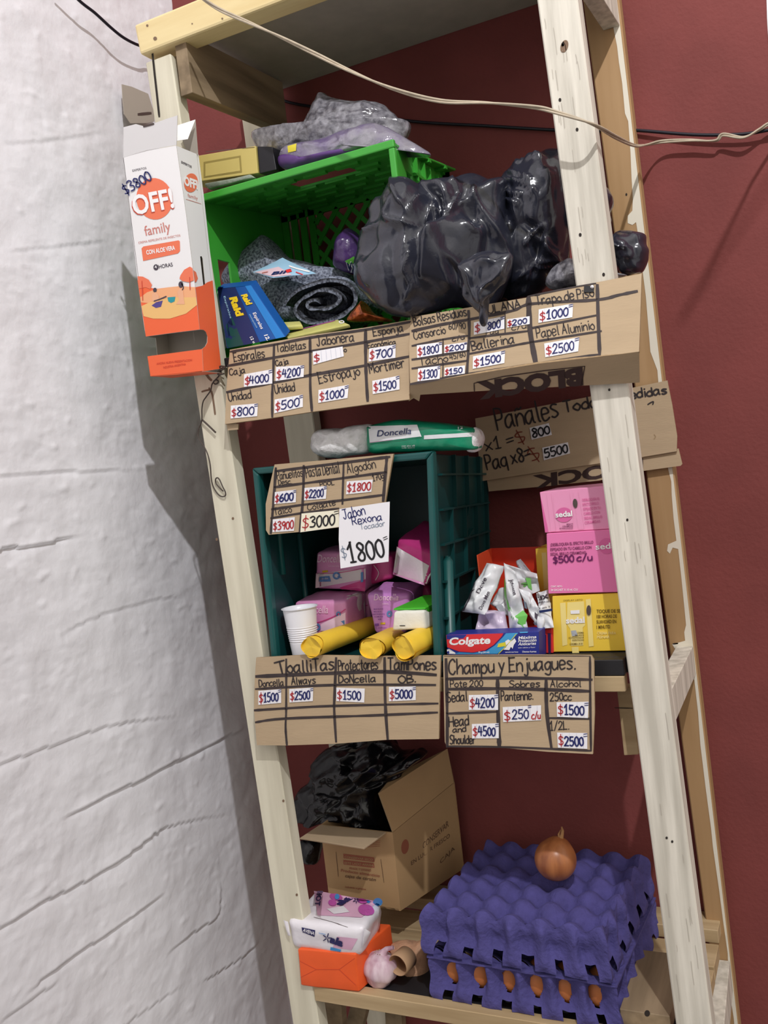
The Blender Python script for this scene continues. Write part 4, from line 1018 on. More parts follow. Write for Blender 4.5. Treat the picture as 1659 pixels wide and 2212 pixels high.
# blue mosquito coil box leaning at the left
mb = MB()
q = f((100, 497), (355, 470), (612, 858), (172, 945)); Y_ = (.040, .035, .008, .010)
fr4 = [at(*p, y_) for p, y_ in zip(q, Y_)]
mb.hexa(fr4, (-.004, .024, .012), 'raid_blue', .0012)
m_ = onmesh(mb, .0005)
mb.patch(m_, f((104, 500), (238, 486), (420, 895), (178, 940)), 'raid_navy', 6, 6); mb.patch(m_, f((310, 478), (352, 472), (606, 856), (540, 870)), 'raid_light', 6, 6); mb.patch(m_, f((152, 800), (210, 700), (300, 915), (180, 940)), 'raid_green', 4, 4)
mb.patch(m_, f((112, 482), (352, 462), (355, 472), (102, 498)), 'raid_blue', 6, 2)
m2 = onmesh(mb, .0008)
p0, p1 = f((195, 565), (250, 705)); prt(mb, m2, 'Raid', p0, p1, 15, 'raid_yellow', .06, up=(15, -3))
p0, p1 = f((282, 545), (325, 620)); prt(mb, m2, 'Raid', p0, p1, 12, 'raid_yellow', .06, up=(12, -3))
p0, p1 = f((368, 680), (430, 800)); prt(mb, m2, 'Espirales', p0, p1, 7, 'white_print', .01, up=(7, -2))
p0, p1 = f((452, 845), (475, 885)); prt(mb, m2, '12.', p0, p1, 8, 'white_print', .03, up=(8, -2))
p0, p1 = f((150, 555), (200, 720)); prt(mb, m2, 'Espirales', p0, p1, 4, 'pale_blue', .01, up=(4, -1))
p0, p1 = f((345, 860), (372, 905)); prt(mb, m2, '12 u', p0, p1, 6, 'white_print', .02, up=(6, -2))
p0, p1 = f((340, 690), (395, 790)); prt(mb, m2, 'mosquitos', p0, p1, 3.5, 'pale_blue', .0, up=(4, -1))
tag(mb.build('coil_box'), 'blue mosquito coil box with yellow lettering leaning in front of the green crate', 'box')
mb = MB(); q = [(452, 610), (470, 640), (486, 752), (478, 753), (466, 700)]
mb.sheet([at(*p, .048) for p in ((470, 628), (474, 640), (496, 740), (486, 753), (478, 753), (466, 690))], [], Vector((0, -1, 0)), .002, 'white_card'); tag(mb.build('card'), 'narrow white card standing between carton and blue coil box', 'card')
# flat yellowish packet, copper scourer bag, violet pouch
mb = MB(); q = f((610, 865), (1075, 735), (1090, 765), (620, 850)); q = f((600, 835), (1000, 725), (1090, 760), (625, 862))
mb.softhex([at(*q[0], .05) , at(*q[1], .05), at(*q[2], .012), at(*q[3], .012)], (0, .004, -.006), 'pale_olive', .002, .0008, 40, 2)
m_ = onmesh(mb, .0006); mb.stroke(m_, f((640, 822), (820, 775), (980, 735)), 2, 'ala_magenta'); mb.ellipse(m_, *f((1030, 745))[0], 6, 4, 'paper', 0, 16, .6)
tag(mb.build('flat_packet'), 'flat yellowish packet lying at the front edge of the upper shelf', 'packet')
mb = MB(); q = f((490, 750), (720, 735), (735, 768), (560, 785)); mb.softhex([at(*q[0], .06), at(*q[1], .06), at(*q[2], .035), at(*q[3], .035)], (0, .003, -.006), 'pale_olive', .002, .0006, 40, 2); tag(mb.build('flat_packet'), 'short flat beige packet under the front of the rolled grey cloth', 'packet')
mb = MB(); mb.inflate(f((1085, 745), (1100, 690), (1160, 610), (1185, 590), (1215, 640), (1280, 690), (1380, 720), (1400, 745), (1250, 745)), .035, .018, .02, 'copper_scourer', .004, 60, 12, 4, 2, .5, 1.0, .002); tag(mb.build('scourer_bag'), 'small clear bag of copper coloured scourers beside the black bag', 'scourer')
mb = MB(); mb.inflate(f((985, 330), (990, 220), (1010, 130), (1060, 60), (1095, 45), (1150, 90), (1180, 150), (1190, 300), (1130, 380), (1050, 370)), .13, .03, .03, 'violet_pouch', .004, 25, 12, 4, 2, .5, 2.0, .002)
m_ = onmesh(mb, .001, .1); mb.patch(m_, f((1055, 290), (1120, 255), (1140, 300), (1080, 310)), 'label_green', 4, 4); p0, p1 = f((1062, 355), (1130, 345)); prt(mb, m_, 'Vy', p0, p1, 16, 'white_print', .06, shear=.2); prt(mb, onmesh(mb, .0008, .1), 'Vy', (p0[0] + 1, p0[1]), (p1[0] + 1, p1[1]), 15, 'raid_navy', .02, shear=.2)
tag(mb.build('pouch'), 'dark violet pouch with a green leaf mark behind the grey cloth', 'pouch')

# ------------------------------------------------------------------ black bags
f = F(760, 320, .39783)
mb = MB()
mb.inflate(f((35, 640), (50, 500), (110, 380), (180, 250), (240, 165), (300, 150), (360, 175), (420, 200), (470, 200), (560, 165), (650, 145), (740, 178), (830, 185), (830, 300), (870, 480), (880, 580), (850, 700), (760, 830), (730, 890), (700, 905), (620, 880), (540, 880), (420, 890), (290, 915), (200, 900), (110, 820), (50, 740)), lambda x, y: -.004 + .075 * max(0, min(1, (x - 900) / 150)), .055, .022, 'black_film', .003, 16, 44, 7, 2.6, .5, 11.0, .003, None, .034, 16, 16, (1, 1, .7), [(f((240,170),(300,265),(370,370)), 0.009, 4.5), (f((300,265),(250,400),(330,430),(440,450)), 0.009, 4.5), (f((430,240),(400,340),(365,400)), 0.009, 4.5), (f((485,265),(530,350),(600,410)), 0.009, 4.5), (f((485,265),(520,420),(520,540)), 0.009, 4.5), (f((460,440),(480,360),(490,260)), 0.009, 4.5), (f((95,600),(130,680),(170,760)), 0.009, 4.5), (f((350,520),(390,600),(370,690),(390,780),(290,880)), 0.009, 4.5), (f((580,580),(660,680),(650,760),(700,830)), 0.009, 4.5), (f((640,370),(690,460),(740,490),(750,380)), 0.009, 4.5), (f((700,210),(740,360),(860,540)), 0.009, 4.5), (f((870,580),(800,720),(720,770)), 0.009, 4.5), (f((560,170),(640,270),(600,410)), 0.009, 4.5), (f((190,420),(70,470)), 0.009, 4.5), (f((180,260),(110,380)), 0.009, 4.5)])
tag(mb.build('bin_bag'), 'big full black plastic bag bulging at the front of the upper shelf', 'bag')
mb = MB()
mb.inflate(f((830, 200), (860, 130), (930, 70), (1020, 25), (1110, 10), (1190, 40), (1200, 300), (1180, 420), (1170, 560), (1160, 600), (1100, 640), (1060, 740), (980, 800), (840, 830), (760, 840), (740, 800), (820, 700), (870, 580), (860, 480), (800, 340)), .13, .07, .07, 'black_film', .003, 20, 40, 7, 2.3, .5, 4.0, .003, None, .030, 22, 16, (1.3, 1, .6), [(f((840,250),(960,300),(1060,310)), 0.009, 4.0), (f((850,200),(960,230),(1040,270),(1080,340)), 0.009, 4.0), (f((900,130),(1000,100),(1100,100)), 0.009, 4.0), (f((900,320),(1000,370)), 0.009, 4.0), (f((860,280),(920,330),(990,350)), 0.009, 4.0), (f((880,170),(980,200),(1060,250)), 0.009, 4.0), (f((1100,170),(1130,250),(1080,340)), 0.009, 4.0), (f((1000,580),(1050,500),(1120,440)), 0.009, 4.0), (f((980,760),(1060,640),(1160,600)), 0.009, 4.0), (f((870,830),(960,720),(1100,640),(1165,560)), 0.009, 4.0), (f((880,480),(900,600),(880,700)), 0.009, 4.0)])
tag(mb.build('bin_bag'), 'knotted black plastic bag standing upright just left of the right front post', 'bag')
mb = MB(); mb.inflate(f((585, 640), (620, 600), (700, 560), (790, 560), (872, 582), (850, 690), (800, 770), (752, 840), (738, 920), (730, 960), (712, 952), (698, 900), (650, 850), (600, 760)), lambda x, y: -.052 + .012 * max(0, min(1, (y - 600) / 80)), .016, .010, 'black_film', .002, 30, 24, 5, 2.4, .5, 3.0, .002, None, .014, 40, 14, (1, 1, 1), [(f((590, 650), (650, 690), (660, 760), (720, 850)), .006, 4), (f((860, 590), (810, 700), (730, 770), (722, 860)), .007, 4), (f((700, 620), (760, 640), (860, 600)), .005, 4)])
tag(mb.build('bag_tail'), 'twisted black bag tail hanging over the top of the right price sign', 'bag')
mb = MB(); mb.inflate(f((1400, 480), (1440, 455), (1500, 452), (1580, 468), (1590, 520), (1606, 560), (1590, 640), (1560, 682), (1480, 690), (1420, 640), (1330, 620), (1320, 520)), .10, .035, .04, 'black_film', .002, 30, 24, 6, 2.2, .5, 8.0, .003, None, .010, 40, 12); tag(mb.build('bin_bag'), 'small black plastic bundle sticking out right of the right front post', 'bag')
mb = MB(); mb.inflate(f((1250, 190), (1370, 205), (1400, 240), (1420, 285), (1405, 350), (1400, 410), (1300, 450), (1240, 400)), .16, .03, .03, 'black_film', .002, 30, 18, 5, 2.2, .5, 6.0, .003, None, .010, 40, 12); tag(mb.build('bin_bag'), 'black plastic lump peeping between the right front and back posts', 'bag')
mb = MB(); mb.inflate(f((1050, 740), (1080, 660), (1150, 610), (1200, 600), (1300, 640), (1460, 680), (1480, 695), (1300, 740), (1120, 770)), .065, .02, .03, 'clear_film_grey', .005, 40, 12, 4, 2.2, .5, 2.0, .003); tag(mb.build('cellophane_pack'), 'crinkled clear grey pack at the foot of the right front post on the upper shelf', 'pack')
# ------------------------------------------------------------------ dark green crate lying on its side, open to the front
dc = thing('crate', (-.165, .16, 1.187), 'dark green plastic crate lying on its side on the middle shelf, full of pink packs', 'crate')
DY0, DY1 = .016, .300
FQ = [at(560, 1015, DY0), at(938, 980, DY0), at(954, 1420, DY0), at(600, 1420, DY0)]
FQ = [Vector((p.x, DY0, p.z)) for p in FQ]; FQ[2].z = FQ[3].z = 1.187
BQ = [Vector((-.325, DY1, 1.487)), Vector((-.024, DY1, 1.480)), Vector((-.050, DY1, 1.187)), Vector((-.325, DY1, 1.187))]
TP = 'teal_plastic'
def slab(mb, a, b, c_, d_, th, m=TP): mb.hexa([a, b, c_, d_], th, m, .0012, 1)
mb = MB(); slab(mb, BQ[0], BQ[1], BQ[2], BQ[3], (0, .004, 0)); mb.build('base', dc)
mb = MB(); slab(mb, FQ[0], FQ[1], BQ[1], BQ[0], (0, 0, -.004)); mb.build('top_wall', dc)
mb = MB(); slab(mb, FQ[3], FQ[2], BQ[2], BQ[3], (0, 0, .004)); mb.build('bottom_wall', dc)
mb = MB(); slab(mb, FQ[0], BQ[0], BQ[3], FQ[3], (.004, 0, 0))
for t_, z0, z1 in ((.12, .08, .55), (.36, .35, .95)):      # long ribs inside the left wall
    a = FQ[0].lerp(FQ[3], z0).lerp(BQ[0].lerp(BQ[3], z0), t_); b = FQ[0].lerp(FQ[3], z1).lerp(BQ[0].lerp(BQ[3], z1), t_)
    mb.tube([a + Vector((.006, 0, 0)), b + Vector((.006, 0, 0))], .005, 'teal_rim', 8)
mb.build('side_wall', dc)
mb = MB(); slab(mb, FQ[1], FQ[2], BQ[2], BQ[1], (-.004, 0, 0))
def rp(u, v): return FQ[1].lerp(FQ[2], v).lerp(BQ[1].lerp(BQ[2], v), u)      # u depth, v down
ou = Vector((.004, 0, 0))
def rib(u0, v0, u1, v1, w=.003, d=.007, m=TP):
    a, b = rp(u0, v0), rp(u1, v1); t_ = (b - a).normalized(); n_ = Vector((1, 0, 0)); s_ = t_.cross(n_).normalized() * w / 2
    mb.hexa([a - s_, b - s_, b + s_, a + s_], n_ * d, m)
for v in (.10, .27, .44, .62, .80): rib(.05, v, 1, v)
for u in (.30, .55, .80): rib(u, .0, u, .27); 
for u in (.22, .48, .72): rib(u, .27, u, .62)
for u in (.28, .62, .98): rib(u, .62, u, 1)
rib(.55, .27, .48, .35); rib(.5, .44, .62, .40)
rib(.97, 0, .97, 1, .006, .006)
mb.build('side_wall', dc)
mb = MB()          # rolled rim
RQ = [FQ[0] + Vector((-.006, 0, .004)), FQ[1] + Vector((.003, 0, .004)), FQ[2] + Vector((.003, 0, 0)), FQ[3] + Vector((-.006, 0, 0))]
IQ = [FQ[0] + Vector((.005, 0, -.007)), FQ[1] + Vector((-.009, 0, -.007)), FQ[2] + Vector((-.009, 0, .006)), FQ[3] + Vector((.005, 0, .006))]
for i in range(4):
    j = (i + 1) % 4; mb.hexa([RQ[i] - Vector((0, .012, 0)), RQ[j] - Vector((0, .012, 0)), IQ[j] - Vector((0, .012, 0)), IQ[i] - Vector((0, .012, 0))], (0, .016, 0), 'teal_rim', .003, 2)
p = [rp(.10, .50) + Vector((.006, 0, 0)), rp(.10, .96) + Vector((.006, 0, 0))]; mb.tube([p[0], p[0].lerp(p[1], .05), p[1]], [.004, .008, .008], 'teal_rim', 10)
mb.build('rim', dc)

# packs lying on top of the crate
mb = MB(); mb.inflate([(676, 955), (684, 935), (700, 926), (740, 925), (770, 918), (806, 918), (810, 945), (800, 976), (760, 984), (720, 990), (692, 984), (678, 972)], .040, .03, .04, 'white_film', .002, 40, 20, 6, 2.4, .45, 2.0, .002, None, .007, 50, 12); tag(mb.build('pack'), 'crumpled white film pack at the left on top of the dark green crate', 'pack')
gp = thing('pad_pack', at(900, 975, .07), 'green and white soft pad pack with navy lettering on top of the dark green crate', 'pack')
mb = MB(); mb.inflate([(797, 930), (802, 920), (850, 908), (880, 906), (910, 910), (960, 914), (1010, 922), (1030, 926), (1035, 945), (1036, 968), (1020, 972), (960, 974), (900, 977), (850, 978), (803, 976)], .040, .030, .04, 'pack_green', .002, 30, 16, 5, 4, .35, 6.0, .001)
f = F(550, 890, .3315)
m_ = onmesh(mb, .0009, .01)
mb.patch(m_, f((745, 95), (1060, 85), (1090, 160), (752, 200)), 'foil_white', 12, 6); mb.patch(onmesh(mb, .0007, .01), f((1105, 152), (1450, 132), (1450, 158), (1105, 178)), 'foil_white', 10, 2); mb.patch(onmesh(mb, .0006, .01), f((752, 198), (900, 180), (900, 190), (755, 206)), 'ala_pink', 5, 2)
mb.patch(onmesh(mb, .0007, .01), f((752, 200), (1080, 160), (1090, 168), (756, 212)), 'pack_green', 8, 2)
p0, p1 = f((800, 160), (1022, 142)); prt(mb, onmesh(mb, .0013, .01), 'Doncella', p0, p1, 13.5, 'raid_navy', .005, shear=.22)
p0, p1 = f((960, 225), (1045, 222)); prt(mb, onmesh(mb, .0009, .01), 'con alas x8', p0, p1, 3.5, 'foil_white'); p0, p1 = f((960, 236), (1045, 233)); prt(mb, onmesh(mb, .0009, .01), 'tela suave', p0, p1, 3, 'foil_white')
p0, p1 = f((1325, 115), (1358, 112)); prt(mb, onmesh(mb, .0009, .01), '12', p0, p1, 5, 'foil_white', .02)
mb.build('pack_body', gp)
mb = MB(); mb.inflate([(1024, 924), (1036, 930), (1040, 945), (1037, 960), (1030, 976), (1010, 975), (1020, 955)], .038, .016, .03, 'white_film', .002, 40, 8, 4); mb.build('crimped_end', gp)

# pads inside the crate
f = F(580, 1130, .2411)
def pad(label, q, Y, ext, m, deco=None, seed=0.0, bevel=.006, name='pad_pack'):
    mb = MB(); Y4 = Y if isinstance(Y, (list, tuple)) else (Y,) * 4
    mb.softhex([at(*p, y_) for p, y_ in zip(f(*q), Y4)], ext, m, bevel, .0022, 34, 3, seed)
    if deco: deco(mb, lambda o_=.0008: onmesh(mb, o_, Y4[0]))
    return tag(mb.build(name), label, 'pack', 'sanitary pad packs in the dark green crate')
def d1(mb, M):
    m_ = M(); mb.patch(m_, f((430, 450), (640, 440), (870, 400), (872, 500), (640, 575), (420, 580))[:0] or f((425, 452), (868, 405), (868, 500), (420, 582)), 'pad_white', 10, 6)
    mb.patch(M(.0012), f((420, 572), (640, 570), (868, 500), (868, 612))[0:0] or f((640, 575), (866, 505), (864, 612), (660, 592)), 'pad_magenta', 6, 4); mb.stroke(M(.0013), f((425, 452), (640, 442), (866, 402)), 1.6, 'pad_magenta')
    p0, p1 = f((440, 350), (660, 350)); prt(mb, M(.0013), 'Doncella', p0, p1, 17, 'pad_pale', .006, shear=.25); p0, p1 = f((540, 390), (640, 390)); prt(mb, M(.0013), 'NORMAL', p0, p1, 3, 'pad_pale')
    mb.patch(M(.0014), f((485, 425), (535, 420), (535, 438), (485, 443)), 'pad_label', 3, 2); mb.patch(M(.0016), f((450, 480), (550, 472), (562, 520), (445, 525)), 'pad_blue', 4, 3); mb.ellipse(M(.0016), *f((612, 470))[0], 8, 8, 'pad_blue', 0, 20, .55); mb.stroke(M(.0016), f((625, 475), (660, 490)), 2, 'pad_blue'); mb.patch(M(.0016), f((828, 440), (850, 435), (850, 525), (828, 530)), 'pad_blue', 2, 4)
    p0, p1 = f((465, 505), (540, 500)); prt(mb, M(.0020), 'con alas', p0, p1, 4.5, 'pad_white', .01); mb.ellipse(M(.0016), *f((463, 545))[0], 2, 4, 'pad_magenta')
pad('pink and lilac pad pack at the upper left, behind the white sign', [(425, 255), (872, 255), (864, 612), (416, 590)], .125, (0, .07, .004), 'pad_pink', d1, 1.0)
def d2(mb, M):
    p0, p1 = f((300, 810), (535, 805)); prt(mb, M(.0012), 'Doncella', p0, p1, 17, 'pad_pale', .006, shear=.25)
    mb.stroke(M(.0012), f((240, 920), (440, 890), (600, 830), (690, 770)), 2, 'pad_magenta'); mb.ellipse(M(.0014), *f((630, 815))[0], 5, 6, 'pad_blue', 0, 18, .5); mb.ellipse(M(.0014), *f((440, 930))[0], 7, 8, 'pad_blue', 0, 18, .5); mb.patch(M(.0014), f((650, 880), (682, 868), (684, 910), (652, 915)), 'pad_blue', 3, 3)
    mb.patch(M(.001), f((260, 925), (450, 895), (600, 840), (690, 790), (690, 965), (260, 970))[0:0] or f((470, 905), (688, 800), (690, 955), (470, 965)), 'pad_pale', 6, 5)
pad('pink pad pack at the lower left, just behind the white cup', [(228, 705), (690, 690), (706, 1010), (240, 1010)], .070, (0, .075, .006), 'pad_pink', d2, 2.0)
mb = MB(); mb.softhex([at(*p, y_) for p, y_ in zip(f((694, 655), (790, 640), (806, 960), (708, 985)), (.078, .11, .11, .078))], (0, .03, 0), 'pad_white', .004, .002, 40, 2, 4.0); tag(mb.build('pad_pack'), 'white folded side of a pad pack between the two lower pink packs', 'pack', 'sanitary pad packs in the dark green crate')
pad('narrow pink pad pack wedged deep between the two lower packs', [(782, 625), (900, 610), (920, 990), (800, 990)], .150, (0, .05, .006), 'pad_pink', lambda mb, M: mb.stroke(M(.001), f((800, 770), (850, 745), (890, 735)), 1.6, 'pad_magenta'), 3.0)
def d4(mb, M):
    p0, p1 = f((945, 690), (1165, 690)); prt(mb, M(.0013), 'Doncella', p0, p1, 13, 'pad_pale', .006, shear=.2); p0, p1 = f((1020, 728), (1080, 728)); prt(mb, M(.0013), 'NORMAL', p0, p1, 3, 'pad_pale')
    for i, (a, b) in enumerate(((945, 1028), (945, 1012), (930, 1042), (950, 1030), (980, 1012))):
        p0, p1 = f((a, 775 + i * 23), (b, 773 + i * 23)); prt(mb, M(.0013), ('MAS SUAVE', 'MAS SECA', 'ABSORBENTE', 'COMODA', 'X8')[i], p0, p1, 2.8, 'pad_violet', .01)
    mb.ellipse(M(.0013), *f((1085, 812))[0], 6, 7, 'pad_blue', 0, 18, .4); mb.patch(M(.0013), f((1005, 890), (1048, 888), (1048, 905), (1005, 907)), 'pad_label', 2, 2); mb.patch(M(.0013), f((955, 900), (988, 898), (988, 920), (955, 922)), 'pad_violet', 2, 2)
    p0, p1 = f((960, 942), (1060, 940)); prt(mb, M(.0013), '8 unidades', p0, p1, 2.6, 'pad_violet', .01)
pad('lilac pad pack at the lower right, behind the green topped tissues', [(868, 632), (1262, 640), (1235, 1000), (955, 1000)], (.075, .085, .085, .075), (0, .07, .010), 'pad_lilac', d4, 5.0, .007)
pad('gathered magenta end of a pad pack right of the lilac pack', [(1250, 590), (1420, 560), (1470, 660), (1280, 700)], .150, (0, .05, .006), 'pad_magenta', None, 6.0)
def d5(mb, M):
    mb.patch(M(.001), f((1150, 210), (1475, 400), (1415, 540), (1118, 440)), 'pad_white', 8, 6); mb.patch(M(.0012), f((1115, 440), (1400, 535), (1400, 560), (1115, 460)), 'pad_pink', 6, 2)
pad('white and magenta pad pack tilted at the upper right of the stack', [(1150, 140), (1485, 270), (1415, 565), (1112, 462)], (.10, .075, .075, .10), (.02, .07, .024), 'pad_magenta', d5, 7.0)
pad('dark pink pad pack below the white sign, right of the upper left pack', [(890, 300), (1110, 290), (1110, 500), (900, 560)], .150, (0, .05, .004), 'pad_magenta', lambda mb, M: mb.stroke(M(.001), f((945, 375), (985, 430), (985, 465), (960, 510)), 1.6, 'pad_white'), 8.0)
pad('dim pink pad pack lying behind the upper packs at the right', [(1290, 90), (1480, 50), (1480, 200), (1300, 200)], .17, (0, .05, .004), 'pad_pink', None, 9.0)

# tissues
tt = thing('tissue_pack', at(1260 * .2411 + 580, 960 * .2411 + 1130, .03), 'white tissue pack with bright green top lying on the yellow rolls', 'tissues')
mb = MB(); q = f((1116, 790), (1392, 782), (1412, 955), (1108, 965)); fr4 = [at(*p, .022) for p in q]; mb.softhex(fr4, (.018, .075, .004), 'tissue_white', .004, .0012, 40, 2, 1.0); p0, p1 = f((1178, 918), (1225, 918)); mb.stroke(onmesh(mb, .0008, .03), [p0, p1], 1.8, 'cord_black'); mb.build('tissues', tt)
mb = MB(); q = [fr4[0] + Vector((-.001, .004, .0005)), fr4[1] + Vector((.001, .004, .0005)), fr4[1] + Vector((.021, .078, .0075)), fr4[0] + Vector((.019, .078, .0075))]; mb.hexa(q, (0, 0, .003), 'tissue_green', .001); q2 = [fr4[1] + Vector((.0015, .004, .001)), fr4[1] + Vector((.022, .078, .006)), fr4[2] + Vector((.022, .078, .012)), fr4[2] + Vector((.0022, .020, .018))]; mb.hexa(q2, (.001, 0, 0), 'tissue_green'); mb.build('green_wrapper', tt)

# white plastic cup
mb = MB(); cb = at(*f((215, 1180))[0], .018); cb.z = 1.187
top = at(*f((272, 765))[0], .018); H_ = top.z - cb.z; cxw = at(*f((262, 960))[0], .018)
base = Vector((cxw.x + .001, .030, 1.1875)); rr_ = .0285
prof = [(0.001, .002), (.0185, .001), (.0195, 0)]
for k_ in range(1, 120):
    h_ = k_ / 120; r_ = .0195 + (.0275 - .0195) * h_
    if .38 < h_ < .66: r_ += .0006 * math.sin(h_ * 2 * math.pi * 25)
    prof.append((r_, H_ * h_))
prof += [(.0278, H_ * .985), (.0296, H_ * .99), (.0298, H_), (.0275, H_ * .999), (.0265, H_ * .9), (.019, .004), (0.001, .003)]
mb.lathe(base, prof, 'white_plastic', 40); tag(mb.build('cup'), 'white ribbed plastic cup at the left front of the middle shelf', 'cup')

# yellow rolls
def roll(label, a, Ya, b, Yb_, r_, cut, seed):
    t = thing('cloth_roll', at(*a, Ya), label, 'roll', 'yellow rolls at the front of the middle shelf')
    A, B = at(*a, Ya), at(*b, Yb_); ax = (B - A); L_ = ax.length; ax.normalize(); u = ax.cross(Vector((0, 0, 1))).normalized(); w = u.cross(ax)
    mb = MB(); vs = []; fs = []; n_ = 60; m = 10; turns = 2.3
    for i in range(n_ + 1):
        t_ = i / n_; an = t_ * turns * 2 * math.pi + seed; rad = r_ * (.80 + .20 * t_) * (1 + .04 * math.sin(an * 2 + seed))
        for j in range(m + 1):
            h = L_ * j / m + .006 * math.sin(an * 1.5 + seed) * (1 if j == 0 else 0)
            vs.append(A + ax * h + (u * math.cos(an) * 1.08 + w * math.sin(an) * .92) * rad * (1 - .10 * j / m))
    for i in range(n_):
        for j in range(m): k_ = i * (m + 1) + j; fs.append((k_, k_ + 1, k_ + m + 2, k_ + m + 1))
    mb.add(vs, fs, 'yellow_cloth', True); mb.build('rolled_sheet', t)
    mb = MB(); vs = [A - ax * .0015]; n_ = 24
    for i in range(n_):
        an = 2 * math.pi * i / n_; vs.append(A + ax * (.001 * math.sin(3 * an + seed) - .001) + (u * math.cos(an) * 1.08 + w * math.sin(an) * .92) * r_ * (.90 + .04 * math.sin(5 * an + seed)))
    mb.add(vs, [(0, 1 + i, 1 + (i + 1) % n_) for i in range(n_)], 'yellow_cloth'); mb.build('folded_end', t)
roll('yellow roll lying leftmost of three, beside the white cup', (674, 1397), -.020, (800, 1352), .135, .0195, 0, .3)
roll('middle one of three yellow rolls, with an overlapping curled end', (804, 1400), -.020, (856, 1372), .095, .0192, 0, 2.2)
roll('yellow roll lying rightmost of three, under the green topped tissues', (873, 1399), -.022, (950, 1363), .070, .0205, 0, 4.0)

# ------------------------------------------------------------------ toothpaste boxes
f = F(950, 1040, .26522)
ct = thing('toothpaste_box', at(1065, 1412, .018), 'red and blue toothpaste box with white lettering at the front of the middle shelf', 'box')
mb = MB(); zb_ = 1.187; a, b, c_, d_ = [at(*p, .020) for p in f((52, 1250), (806, 1222), (806, 1402), (60, 1405))]
mb.hexa([a, b, Vector((c_.x, .02, zb_)), Vector((d_.x, .02, zb_))], (0, .034, 0), 'colgate_blue', .0006, 1)
m_ = onmesh(mb, .0005, .02); m2 = onmesh(mb, .0009, .02); m3 = onmesh(mb, .0013, .02)
mb.poly(m_, f((54, 1252), (520, 1236), (505, 1262), (440, 1330), (370, 1375), (270, 1392), (160, 1385), (62, 1350)), 'colgate_red')
mb.poly(m_, f((540, 1236), (640, 1232), (560, 1330), (470, 1403), (250, 1404), (110, 1404), (160, 1392), (275, 1397), (380, 1380), (450, 1335), (520, 1262)), 'colgate_sky')
p0, p1 = f((75, 1330), (412, 1318)); prt(mb, m2, 'Colgate', p0, p1, 15.5, 'white_print', .035, shear=.12)
p0, p1 = f((640, 1285), (788, 1275)); prt(mb, m2, 'Máxima', p0, p1, 6.5, 'white_print', .02, shear=.2); p0, p1 = f((640, 1310), (788, 1301)); prt(mb, m2, 'Protección', p0, p1, 6.5, 'white_print', .02, shear=.2); p0, p1 = f((640, 1335), (784, 1328)); prt(mb, m2, 'Anticaries', p0, p1, 6.5, 'white_print', .02, shear=.2)
p0, p1 = f((640, 1358), (780, 1354)); prt(mb, m2, 'con calcio y fluor', p0, p1, 3, 'white_print'); p0, p1 = f((675, 1392), (788, 1390)); prt(mb, m2, 'Dientes fuertes', p0, p1, 3.6, 'white_print', .02); p0, p1 = f((535, 1394), (640, 1392)); prt(mb, m2, 'anticaries', p0, p1, 3, 'white_print', .01); p0, p1 = f((315, 1398), (405, 1396)); prt(mb, m2, '70 g (50 ml)', p0, p1, 4, 'white_print', .01)
mb.poly(m2, f((478, 1320), (545, 1305), (540, 1340), (470, 1350)), 'colgate_yellow'); mb.poly(m3, f((535, 1300), (560, 1285), (585, 1300), (612, 1275), (625, 1300), (605, 1330), (595, 1362), (582, 1345), (568, 1372), (520, 1368), (545, 1345)), 'white_print'); mb.poly(m2, f((62, 1370), (78, 1362), (130, 1395), (128, 1404), (62, 1404)), 'white_print'); mb.ellipse(m3, *f((72, 1390))[0], 2.2, 3, 'colgate_blue')
mb.stroke(m3, f((625, 1240), (560, 1320), (480, 1403)), 1.4, 'colgate_yellow'); mb.poly(m2, f((650, 1229), (720, 1226), (716, 1231), (655, 1234)), 'colgate_sky')
mb.build('carton_body', ct)
mb = MB(); a, b, c_, d_ = [at(*p, .042) for p in f((812, 1232), (910, 1222), (920, 1402), (815, 1402))]
mb.hexa([Vector((a.x - .08, .058, a.z)), Vector((b.x - .004, .058, b.z)), Vector((c_.x - .004, .058, zb_)), Vector((d_.x - .08, .058, zb_))], (0, .034, 0), 'colgate_red', .0006, 1)
m_ = onmesh(mb, .0005, .058); mb.poly(m_, f((812, 1250), (868, 1248), (868, 1402), (812, 1402)), 'colgate_dark'); m2 = onmesh(mb, .0009, .058); mb.poly(m2, f((815, 1280), (862, 1278), (862, 1310), (815, 1312)), 'colgate_red'); mb.poly(m2, f((815, 1320), (862, 1318), (862, 1385), (815, 1385)), 'colgate_sky'); mb.poly(m2, f((880, 1235), (905, 1235), (905, 1402), (885, 1402)), 'colgate_dark'); p0, p1 = f((818, 1300), (860, 1298)); prt(mb, onmesh(mb, .0013, .058), 'Colgate', p0, p1, 3.5, 'white_print', .02)
tag(mb.build('toothpaste_box'), 'second toothpaste box with red and dark end behind the front one, by the yellow box', 'box')

# red display carton with sachets
bn = thing('display_carton', at(1110, 1380, .16), 'open orange red display carton behind the white and green sachets', 'carton')
mb = MB(); 
P0 = [at(*p, .185) for p in f((410, 545), (860, 530))]; zc = 1.1875
mb.hexa([P0[0], P0[1], Vector((P0[1].x, .185, zc)), Vector((P0[0].x, .185, zc))], (0, .002, 0), 'bin_red'); a = at(*f((300, 600))[0], .105)
mb.hexa([a, P0[0], Vector((P0[0].x, .185, zc)), Vector((a.x, .105, zc))], (.002, 0, 0), 'bin_orange'); mb.build('carton_body', bn)
mb = MB(); zq = .107; mb.hexa([Vector((a.x, zq, zc + .03)), Vector((P0[1].x - .01, zq, zc + .03)), Vector((P0[1].x - .01, zq, zc)), Vector((a.x, zq, zc))], (0, .002, 0), 'bin_orange'); mb.build('front_lip', bn)
SG = 'sachets heaped in front of the red display carton'
